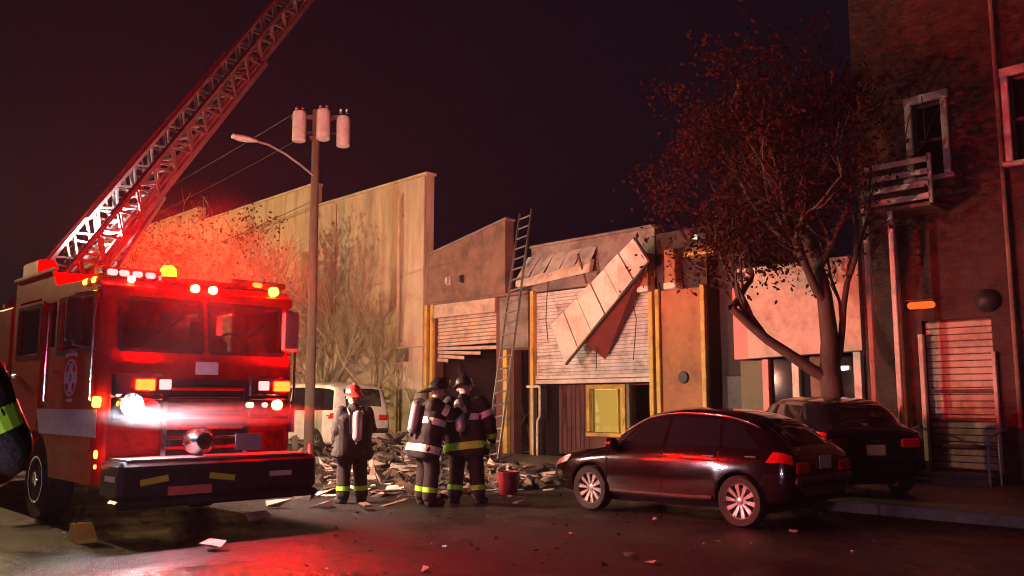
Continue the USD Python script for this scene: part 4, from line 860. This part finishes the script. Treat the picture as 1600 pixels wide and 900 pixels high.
# facing the ochre building, in front of the van
firefighter("firefighter", "firefighter in dark coat and red helmet standing in front of the white minivan", (-2.53, 14.3, 0), 25, pose(elR=(.30, .05, 1.16), wrR=(.22, .26, 1.05), elL=(-.26, -.03, 1.14), wrL=(-.24, .12, .92)), helmet="helmet_red", hem="turnout_tan", mid="turnout_tan")
firefighter("firefighter", "firefighter with red-lit sleeve bands, turned right, left of the broadest firefighter", (-1.34, 14.0, 0), -55, pose(chest=(0, .06, 1.25), neck=(0, .12, 1.46), elL=(-.34, .08, 1.16), wrL=(-.30, .32, 1.08), elR=(.28, .26, 1.28), wrR=(.20, .52, 1.36), look=(.35, 1, 0), head=(0.02, .17, 1.61), knL=(-.13, .06, .5), anL=(-.15, .02, .1), toeL=(-.16, .2, .05)), scale=1.08, hem="refl_silver", tank=True)
firefighter("firefighter", "broad firefighter seen from behind with lime hem band, below the leaning ladder", (-0.74, 14.25, 0), -12, pose(chest=(-.04, .05, 1.26), neck=(-.06, .10, 1.48), head=(-.06, .15, 1.63), elL=(-.40, .06, 1.2), wrL=(-.36, .3, 1.16), elR=(.36, .0, 1.15), wrR=(.36, .14, .93), shL=(-.225, 0, 1.42), shR=(.225, 0, 1.42), anR=(.2, -.02, .1), toeR=(.24, .15, .05), knR=(.16, .03, .5)), scale=1.1, hem="refl_yellow", tank=True)
firefighter("firefighter", "firefighter at the left edge of the picture with lime bands on the sleeve", (-2.30, 3.35, .13), 12, pose(elR=(.33, .06, 1.18), wrR=(.22, .30, 1.10), shR=(.225, 0, 1.44), elL=(-.27, .02, 1.15), wrL=(-.2, .2, 1.0)), scale=1.07, hem="refl_yellow", mid="refl_yellow", tank=True)
# ------------------------------------------------------------------ trees
def grow(p, d, L, r, depth, r_g, tubes, tips, spread=0.55, upb=0.25, kids=(2, 4), shrink=0.72):
    n = 5; pts = [np.array(p, float)]; d = np.array(d, float); d /= np.linalg.norm(d)
    for i in range(n):
        d = d + r_g.normal(0, .11, 3) + (0, 0, upb * .1); d /= np.linalg.norm(d); pts.append(pts[-1] + d * L / n)
    tubes.append((pts, np.linspace(r, r * .62, n + 1)))
    if depth == 0: tips.append((pts[-1], d, L)); tips.append((pts[3], d, L)); return
    for k in range(r_g.integers(*kids) + (1 if depth > 1 else 0)):
        ax = r_g.normal(0, 1, 3); nd = d + ax * spread + (0, 0, upb); a = r_g.integers(2, n + 1) if k else n
        grow(pts[a], nd, L * shrink * r_g.uniform(.8, 1.15), r * .62 * (1 if k == 0 else .8), depth - 1, r_g, tubes, tips, spread, upb, kids, shrink)

def leaves(tips, r_g, per, rad, size, droop=0.1):
    C = np.vstack([np.array(t[0]) + r_g.normal(0, 1, (per, 3)) * rad * (0.6 + .8 * r_g.random()) for t in tips]); n = len(C)
    a = r_g.normal(0, 1, (n, 3)); a /= np.linalg.norm(a, axis=1)[:, None]; b = np.cross(a, r_g.normal(0, 1, (n, 3))); b /= np.linalg.norm(b, axis=1)[:, None]
    s = size * r_g.uniform(.6, 1.4, n)[:, None]
    V = np.stack([C - a * s, C + b * s * .5 + a * s * .1, C + a * s, C - b * s * .5 + a * s * .1], 1).reshape(-1, 3); i = np.arange(n) * 4
    return trimesh.Trimesh(V, np.vstack([np.stack([i, i + 1, i + 2], 1), np.stack([i, i + 2, i + 3], 1)]), process=False)

def tubes_mesh(tubes, lo, hi, seg=6):
    return [tube(p, r, seg if r[0] > .02 else 3, cap=False) for p, r in tubes if lo <= r[0] < hi]

# red-leaved street tree on the right
g_ = np.random.default_rng(21); tb, tp = [], []
t1 = thing("street_tree", "dark red-leaved street tree leaning its crown over the low shop and the pavement", "tree", (6.12, 16.9, GZ))
trunk = [(0, 0, -.1), (.02, .02, .6), (-.02, .02, 1.3), (-.08, 0, 1.95)]
tb.append(([np.array(p) for p in trunk], np.array([.27, .23, .215, .21])))
grow((-.08, 0, 1.85), (-.80, -.1, .66), 2.3, .12, 3, g_, tb, tp, .5, .3)
tb.append(([np.array(p) for p in ((-.08, 0, 1.9), (-.05, .02, 2.6), (-.12, 0, 3.5), (-.3, 0, 4.3))], np.array([.2, .17, .14, .12])))
grow((-.3, 0, 4.2), (-.3, .05, 1), 1.9, .12, 3, g_, tb, tp, .5, .2)
grow((-.04, 0, 2.0), (.38, .05, 1.0), 2.2, .075, 3, g_, tb, tp, .4, .2)
grow((-.1, 0.0, 3.3), (-.8, -.3, .75), 1.8, .09, 3, g_, tb, tp, .5, .15)
grow((-.2, 0.05, 3.9), (-.5, .5, .8), 1.6, .08, 3, g_, tb, tp, .5, .15)
grow((-.2, 0.0, 4.0), (.25, -.5, .9), 1.5, .08, 3, g_, tb, tp, .5, .15)
obj("trunk", tubes_mesh(tb, .05, 9, 10), M["bark"], t1, smooth=50); obj("twigs", tubes_mesh(tb, 0, .05, 5), M["bark"], t1, kind="stuff")
cx = np.array([-1.35, 0, 6.0]); tp = [t for t in tp if t[0][2] > 3.7 and np.linalg.norm((np.array(t[0]) - cx) / (2.6, 2.4, 2.9)) < 1.1]
tp = [t for t in tp if g_.random() < .62 and (t[0][0] < .15 or t[0][2] > 6.9)]; extra = []
for k in range(900):
    v = g_.normal(0, 1, 3); v /= np.linalg.norm(v); q = cx + v * (2.6, 2.3, 2.75) * g_.uniform(.2, 1.0) ** .5 * (.72 + .5 * meshkit.noise(v * 2.3 + 7, 3))
    if meshkit.noise(q * 1.25, 5) > .56 and q[2] > 3.75 + .6 * meshkit.noise(q * 1.7, 9) and (q[0] < .15 or q[2] > 6.9): extra.append((q, None, 0))
cr = [leaves(tp[0::2], g_, 20, .3, .06), leaves(tp[1::2], g_, 32, .2, .045), leaves(extra[0::2], g_, 28, .28, .058), leaves(extra[1::2], g_, 36, .17, .042)]
obj("crown", cr, M["leaf_red"], t1)
# bare brown trees left, behind the engine and before the ochre wall
def bare(name, label, loc, h, seed, lean=(0, 0), leafy=10, spread=.5, depth=4, r=.16):
    g2 = np.random.default_rng(seed); tb, tp = [], []; t = thing(name, label, "tree", loc)
    tb.append(([np.array((0, 0, -.1)), np.array((0.02, 0, h * .12)), np.array((lean[0] * .3, lean[1] * .3, h * .25))], np.array([r * 1.25, r, r * .9])))
    for k in range(4):
        a = k * 1.57 + g2.random(); grow((lean[0] * .3, lean[1] * .3, h * .24), (math.cos(a) * .55 + lean[0] * .2, math.sin(a) * .55, 1), h * .27, r * .62, depth, g2, tb, tp, spread, .22, (2, 4), .74)
    obj("trunk", tubes_mesh(tb, .035, 9, 8), M["bark_pale"], t, smooth=50); tw = obj("twigs", tubes_mesh(tb, 0, .035, 3), M["bark_pale"], t, kind="stuff")
    if leafy: obj("crown", leaves(tp, g2, leafy, .22, .07), M["leaf_gold"], t)
    return t
bare("bare_tree", "tall brown bare-twigged tree rising behind the fire engine's roof lights", (*B(-13.8, 4.3)[:2], GZ), 8.6, 31, leafy=1, r=.2, depth=5, spread=.55)
bare("bare_tree", "brown bare tree close to the left end of the ochre wall, behind the engine", (*B(-11.6, 2.8)[:2], GZ), 7.6, 32, leafy=0, r=.2, depth=5)
bare("bare_tree", "pale wide-branching bare tree in front of the ochre wall, right of the utility pole", (*B(-8.6, 1.5)[:2], GZ), 6.6, 35, leafy=0, depth=4, r=.12, spread=.75)
bare("bare_tree", "pale bare sapling at the right end of the ochre wall, beside its downpipe", (*B(-5.9, 1.3)[:2], GZ), 5.6, 41, leafy=0, depth=4, r=.07, spread=.6)
# ------------------------------------------------------------------ utility pole, street lamps, ladder, debris
up_ = thing("utility_pole", "wooden utility pole carrying three pale transformers, behind the fire engine", "utility pole", (-5.42, 24.0, GZ), 0)
PH = 9.55
obj("pole", tube([(0, 0, -.13), (-.02, 0, 4), (-.06, 0, PH)], [.14, .125, .10], 14), M["wood_pole"], up_, smooth=40)
obj("crossarm", [bar((-.75, -.02, 9.35), (.75, .02, 9.35), .09, .11), bar((-.06, -.12, 8.75), (-.06, .12, 8.75), .3, .06)], M["wood_pole"], up_)
for x, y in ((-.50, -.1), (.20, -.26), (.70, .05)):
    t = obj("transformer", lathe([(0, 0), (.16, .0), (.19, .03), (.19, .78), (.165, .86), (0, .90)], 24, "z", (x, y, 8.62 if x < .5 else 8.52)), M["transformer"], up_, smooth=40)
    obj("bushing", [lathe([(0, 0), (.05, 0), (.03, .05), (.05, .09), (.03, .13), (0, .15)], 10, "z", (x + k, y, 9.48)) for k in (-.08, .08)], M["grey_metal"], t)
    obj("bracket", bar((x, y, 8.9), (-.06, 0, 8.9), .06, .05), M["black_iron"], t)
arm = np.array([-.722, -.692, 0])
pts = [np.array([0, 0, 7.66]) + arm * d + (0, 0, z) for d, z in ((0.1, 0), (.5, .22), (1.0, .45), (1.5, .6), (1.9, .62))]
la = obj("lamp_arm", tube(pts, .032, 10), M["grey_metal"], up_, smooth=40)
hd_ = pts[-1]; q = np.array([1, .55, .3])
lm = lathe([(0, 0), (.06, .0), (.13, .25), (.15, .45), (.10, .66), (0, .7)], 16, "z"); lm.vertices[:, 0] *= .62
T = np.eye(4); zz = arm; xx = np.array([0, 0, 1.0]); yy = np.cross(zz, xx); T[:3, 0], T[:3, 1], T[:3, 2], T[:3, 3] = xx, yy, zz, hd_ - arm * .05
lm.apply_transform(T); obj("lamp_head", lm, M["transformer"], la, smooth=40)
sl = thing("street_lamp", "lit sodium street lamp across the street, out of view", "street lamp", (*B(-17.0, 17.2)[:2], 0.13), 0)
obj("post", tube([(0, 0, 0), (0, 0, 8.0), (.25, .25, 8.35), (1.1, 1.05, 8.5)], [.11, .075, .05, .045], 12), M["grey_metal"], sl, smooth=40)
hh = obj("lamp_head", box(.75, .32, .16, (1.35, 1.3, 8.52), .06, R(44, [0, 0, 1])), M["grey_metal"], sl)
obj("lamp_lens", lathe([(0, -.14), (.07, -.12), (.12, -.05), (.13, 0), (0, 0)], 14, "z", (1.42, 1.37, 8.43)), M["sodium"], sl)

fp = thing("utility_pole", "distant wooden utility pole farther up the street beyond the left edge", "utility pole", (*B(-52, 5.0)[:2], GZ))
obj("pole", tube([(0, 0, -.13), (0, 0, PH)], [.165, .115], 12), M["wood_pole"], fp, smooth=40); obj("crossarm", bar((-.75, -.02, 9.35), (.75, .02, 9.35), .09, .11), M["wood_pole"], fp)
wa, wb = np.array((-5.42, 24.0, GZ)), np.array((*B(-52, 5.0)[:2], GZ))
for k, (x, z) in enumerate(((-.7, 9.45), (.7, 9.45), (0, 7.0))):
    q = np.linspace(0, 1, 24)[:, None]; pts = (wa + (x, 0, z)) * (1 - q) + (wb + (x, 0, z)) * q - np.array((0, 0, 1.1)) * (4 * q * (1 - q))
    obj("overhead_wire", tube(pts, .012, 5), M["black_plastic"], smooth=True, label=("thin overhead wire from the near end of the pole's crossarm", "thin overhead wire from the far end of the pole's crossarm", "lower overhead cable running left from the utility pole")[k], cat="wire")
# ladder leaning on the burnt building
ll = thing("leaning_ladder", "aluminium ground ladder leaning against the burnt building beside the firefighters", "ladder", (0, 0, 0))
b0, b1_ = np.array([-.52, 22.6, .02]), np.array([.36, 25.15, 6.75]); dl = (b1_ - b0) / np.linalg.norm(b1_ - b0); rl_ = np.array([S[0], S[1], 0]); rl_ -= dl * (rl_ @ dl); rl_ /= np.linalg.norm(rl_)
b0 = b0 - dl * .0; Ln = np.linalg.norm(b1_ - b0) + .35
for k in (-1, 1): obj("rail", bar(b0 + rl_ * k * .23, b0 + rl_ * k * .23 + dl * Ln, .03, .075, .006, up=np.cross(rl_, dl)), M["alu"], ll)
for i in range(int(Ln / .34)): obj("rung", tube([b0 + rl_ * -.22 + dl * (.25 + .34 * i), b0 + rl_ * .22 + dl * (.25 + .34 * i)], .026, 8), M["alu"], ll)
for k in (-1, 1): obj("foot", box(.06, .1, .05, b0 + rl_ * k * .23 + (0, 0, .01), .01), M["rubber"], ll)

# rubble in the street before the burnt fronts
def shard(r, s):
    p = r.normal(0, 1, (9, 3)) * s; return trimesh.convex.convex_hull(p)
def on_street(t, d): x, y, _ = B(t, d); return x, y
r3 = np.random.default_rng(5); heap = {"paper": [], "board": [], "soot": [], "shutter_pink": []}
for i in range(900):
    t = r3.uniform(-5.5, 6.0); d = 4.2 + abs(r3.normal(0, 2.3)); x, y = on_street(t, d)
    if x < -4.6 or y < 12.6 or math.hypot(x - 2.2, y - 13) < 2.3: continue
    s = r3.uniform(.03, .10); m = shard(r3, (s * 1.5, s, s * .5)); m.apply_transform(trimesh.transformations.random_rotation_matrix(r3.random(3))) if i % 3 == 0 else None
    z0 = (GZ if d < 5.05 else 0.0) + r3.uniform(0, .12) * (d < 6.5); m.apply_translation((x, y, z0 + s * .3)); heap[("soot", "board", "soot", "soot", "board", "soot", "paper", "soot", "shutter_pink", "soot", "board")[i % 11]].append(m)
rb = thing("rubble", "scattered broken rubble and burnt fragments covering the street before the fronts", "rubble", (0, 0, 0)); meta(rb, kind="stuff")
for k_, v_ in heap.items(): obj("fragments", v_, M[k_], rb, kind="stuff")
for i in range(1100):
    t = r3.uniform(-6, 16); d = r3.uniform(6.2, 13.5); x, y = on_street(t, d)
    if y < 5.5: continue
    s = r3.uniform(.008, .035) * (1 + (r3.random() < .06)); m = shard(r3, (s, s * .8, s * .4)); m.apply_translation((x, y, s * .3)); heap[("soot", "board", "soot", "soot", "paper", "soot", "parapet_" )[i % 6]].append(m)
gl_ = []
for i in range(420):
    x, y = on_street(r3.uniform(-6, 14), r3.uniform(6, 13.5)); s = r3.uniform(.006, .02); m = shard(r3, (s, s, s * .5)); m.apply_translation((x, y, s * .4))
    if y > 6: gl_.append(m)
obj("glass_fragments", gl_, M["chrome"], rb, kind="stuff")
def heap_of(name, label, t, d, h, rx, ry, seed):
    r4 = np.random.default_rng(seed); th = thing(name, label, "debris heap", (*on_street(t, d), GZ if d < 5 else 0), ROT); ms = {"soot": [], "board": [], "shutter_pink": [], "parapet": []}
    for i in range(90):
        a, q = r4.uniform(0, 6.28), r4.random() ** .6; x, y = rx * q * math.cos(a), ry * q * math.sin(a); z = h * (1 - q) * r4.uniform(.3, 1)
        if i % 3: m = box(r4.uniform(.3, 1.1), r4.uniform(.05, .16), r4.uniform(.02, .05)); m.apply_transform(trimesh.transformations.euler_matrix(r4.normal(0, .4), r4.normal(0, .4), r4.uniform(0, 6.28)))
        else: m = shard(r4, .09)
        m.apply_translation((x, y, z + .05)); ms[("soot", "board", "soot", "parapet", "soot", "board", "soot", "soot", "soot", "shutter_pink", "soot")[i % 11]].append(m)
    for k_, v_ in ms.items(): obj("broken_pieces", v_, M[k_], th, kind="stuff")
heap_of("debris_heap", "low heap of burnt boards between the van and the firefighters", -4.4, 4.2, .5, 1.4, .8, 3)
heap_of("debris_heap", "heap of charred boards below the leaning ladder", -1.4, 3.6, .6, 1.3, .9, 4)
heap_of("debris_heap", "heap of splintered boards in front of the grey shopfront, left of the burgundy car", 1.4, 3.8, .55, 1.2, .8, 8)
G = "broken boards lying in the street"
r5 = np.random.default_rng(11)
for i in range(26):
    px = r5.uniform(490, 860); D = r5.uniform(13.2, 19); x = (px - 800) / 1385 * D
    L_, w_ = r5.uniform(.25, .8), r5.uniform(.06, .16); m = box(L_, w_, .025, (0, 0, .03), .006)
    o = obj("broken_board", m, M[("shutter_pink", "board", "board", "white_trim")[i % 4]], label="broken pale board lying flat in the street among the rubble", cat="board", group=G)
    xf = UsdGeom.Xformable(o); xf.AddTranslateOp().Set(Gf.Vec3d(x, D, .005 + .02 * (i % 3))); xf.AddRotateXYZOp().Set(Gf.Vec3f(float(r5.normal(0, 7)), float(r5.normal(0, 7)), float(r5.uniform(0, 180))))
GL = "small scraps of litter on the road"
for (px, D, s) in ((341, 9.8, .16), (405, 12.1, .2), (240, 12.4, .12), (890, 10.95, .05), (1228, 11.1, .05), (1018, 12.2, .07), (668, 8.6, .08), (1150, 8.0, .06), (975, 9.4, .06), (1010, 9.0, .06), (430, 13.6, .2), (520, 13.4, .12)):
    m = shard(np.random.default_rng(int(px)), (s * .6, s * .45, s * .18)); m.apply_translation((0, 0, -m.bounds[0, 2]))
    o = obj("litter", m, M["paper"], label="small pale scrap of litter lying on the dark road", cat="litter", group=GL); UsdGeom.Xformable(o).AddTranslateOp().Set(Gf.Vec3d((px - 800) / 1385 * D, D, .004))
# wheel chocks by the engine, red bin, red canister
wc = thing("wheel_chock", "yellow wheel chock on the road beside the engine's front wheel", "wheel chock", (-4.92, 10.42, 0), ROT)
obj("wedge", panel([(-.18, 0), (.2, 0), (.2, .05), (.02, .2), (-.1, .2)], -.1, .2), M["chock"], wc); obj("handle", tube([(-.05, -.06, .2), (-.05, -.06, .26), (-.05, .06, .26), (-.05, .06, .2)], .012, 6), M["black_iron"], wc)
def bucket(loc, label, s=1.0):
    t = thing("red_container", label, "container", loc, scale=s)
    obj("drum", lathe([(0, 0), (.16, 0), (.19, .36), (.2, .36), (.2, .39), (.17, .39), (.15, .05), (0, .05)], 20), M["red_plastic"], t, smooth=40); obj("handle", tube([(.2 * math.cos(a), 0, .38 + .14 * math.sin(a)) for a in np.linspace(0, math.pi, 12)], .008, 5), M["grey_metal"], t)
bucket((-.06, 15.6, 0), "red plastic container on the street right of the broadest firefighter")
cn_ = thing("traffic_cone", "red traffic cone on the pavement between the fire engine and the van", "cone", (-4.72, 21.0, 0))
obj("cone", lathe([(0.15, 0.03), (.04, .6), (.025, .62), (0, .62)], 20), M["red_plastic"], cn_, smooth=40); obj("base", box(.38, .38, .03, (0, 0, .016), .008), M["red_plastic"], cn_); obj("collar", lathe([(.118, .2), (.087, .36), (.083, .36), (.112, .2), (.118, .2)], 20), M["refl_silver"], cn_)
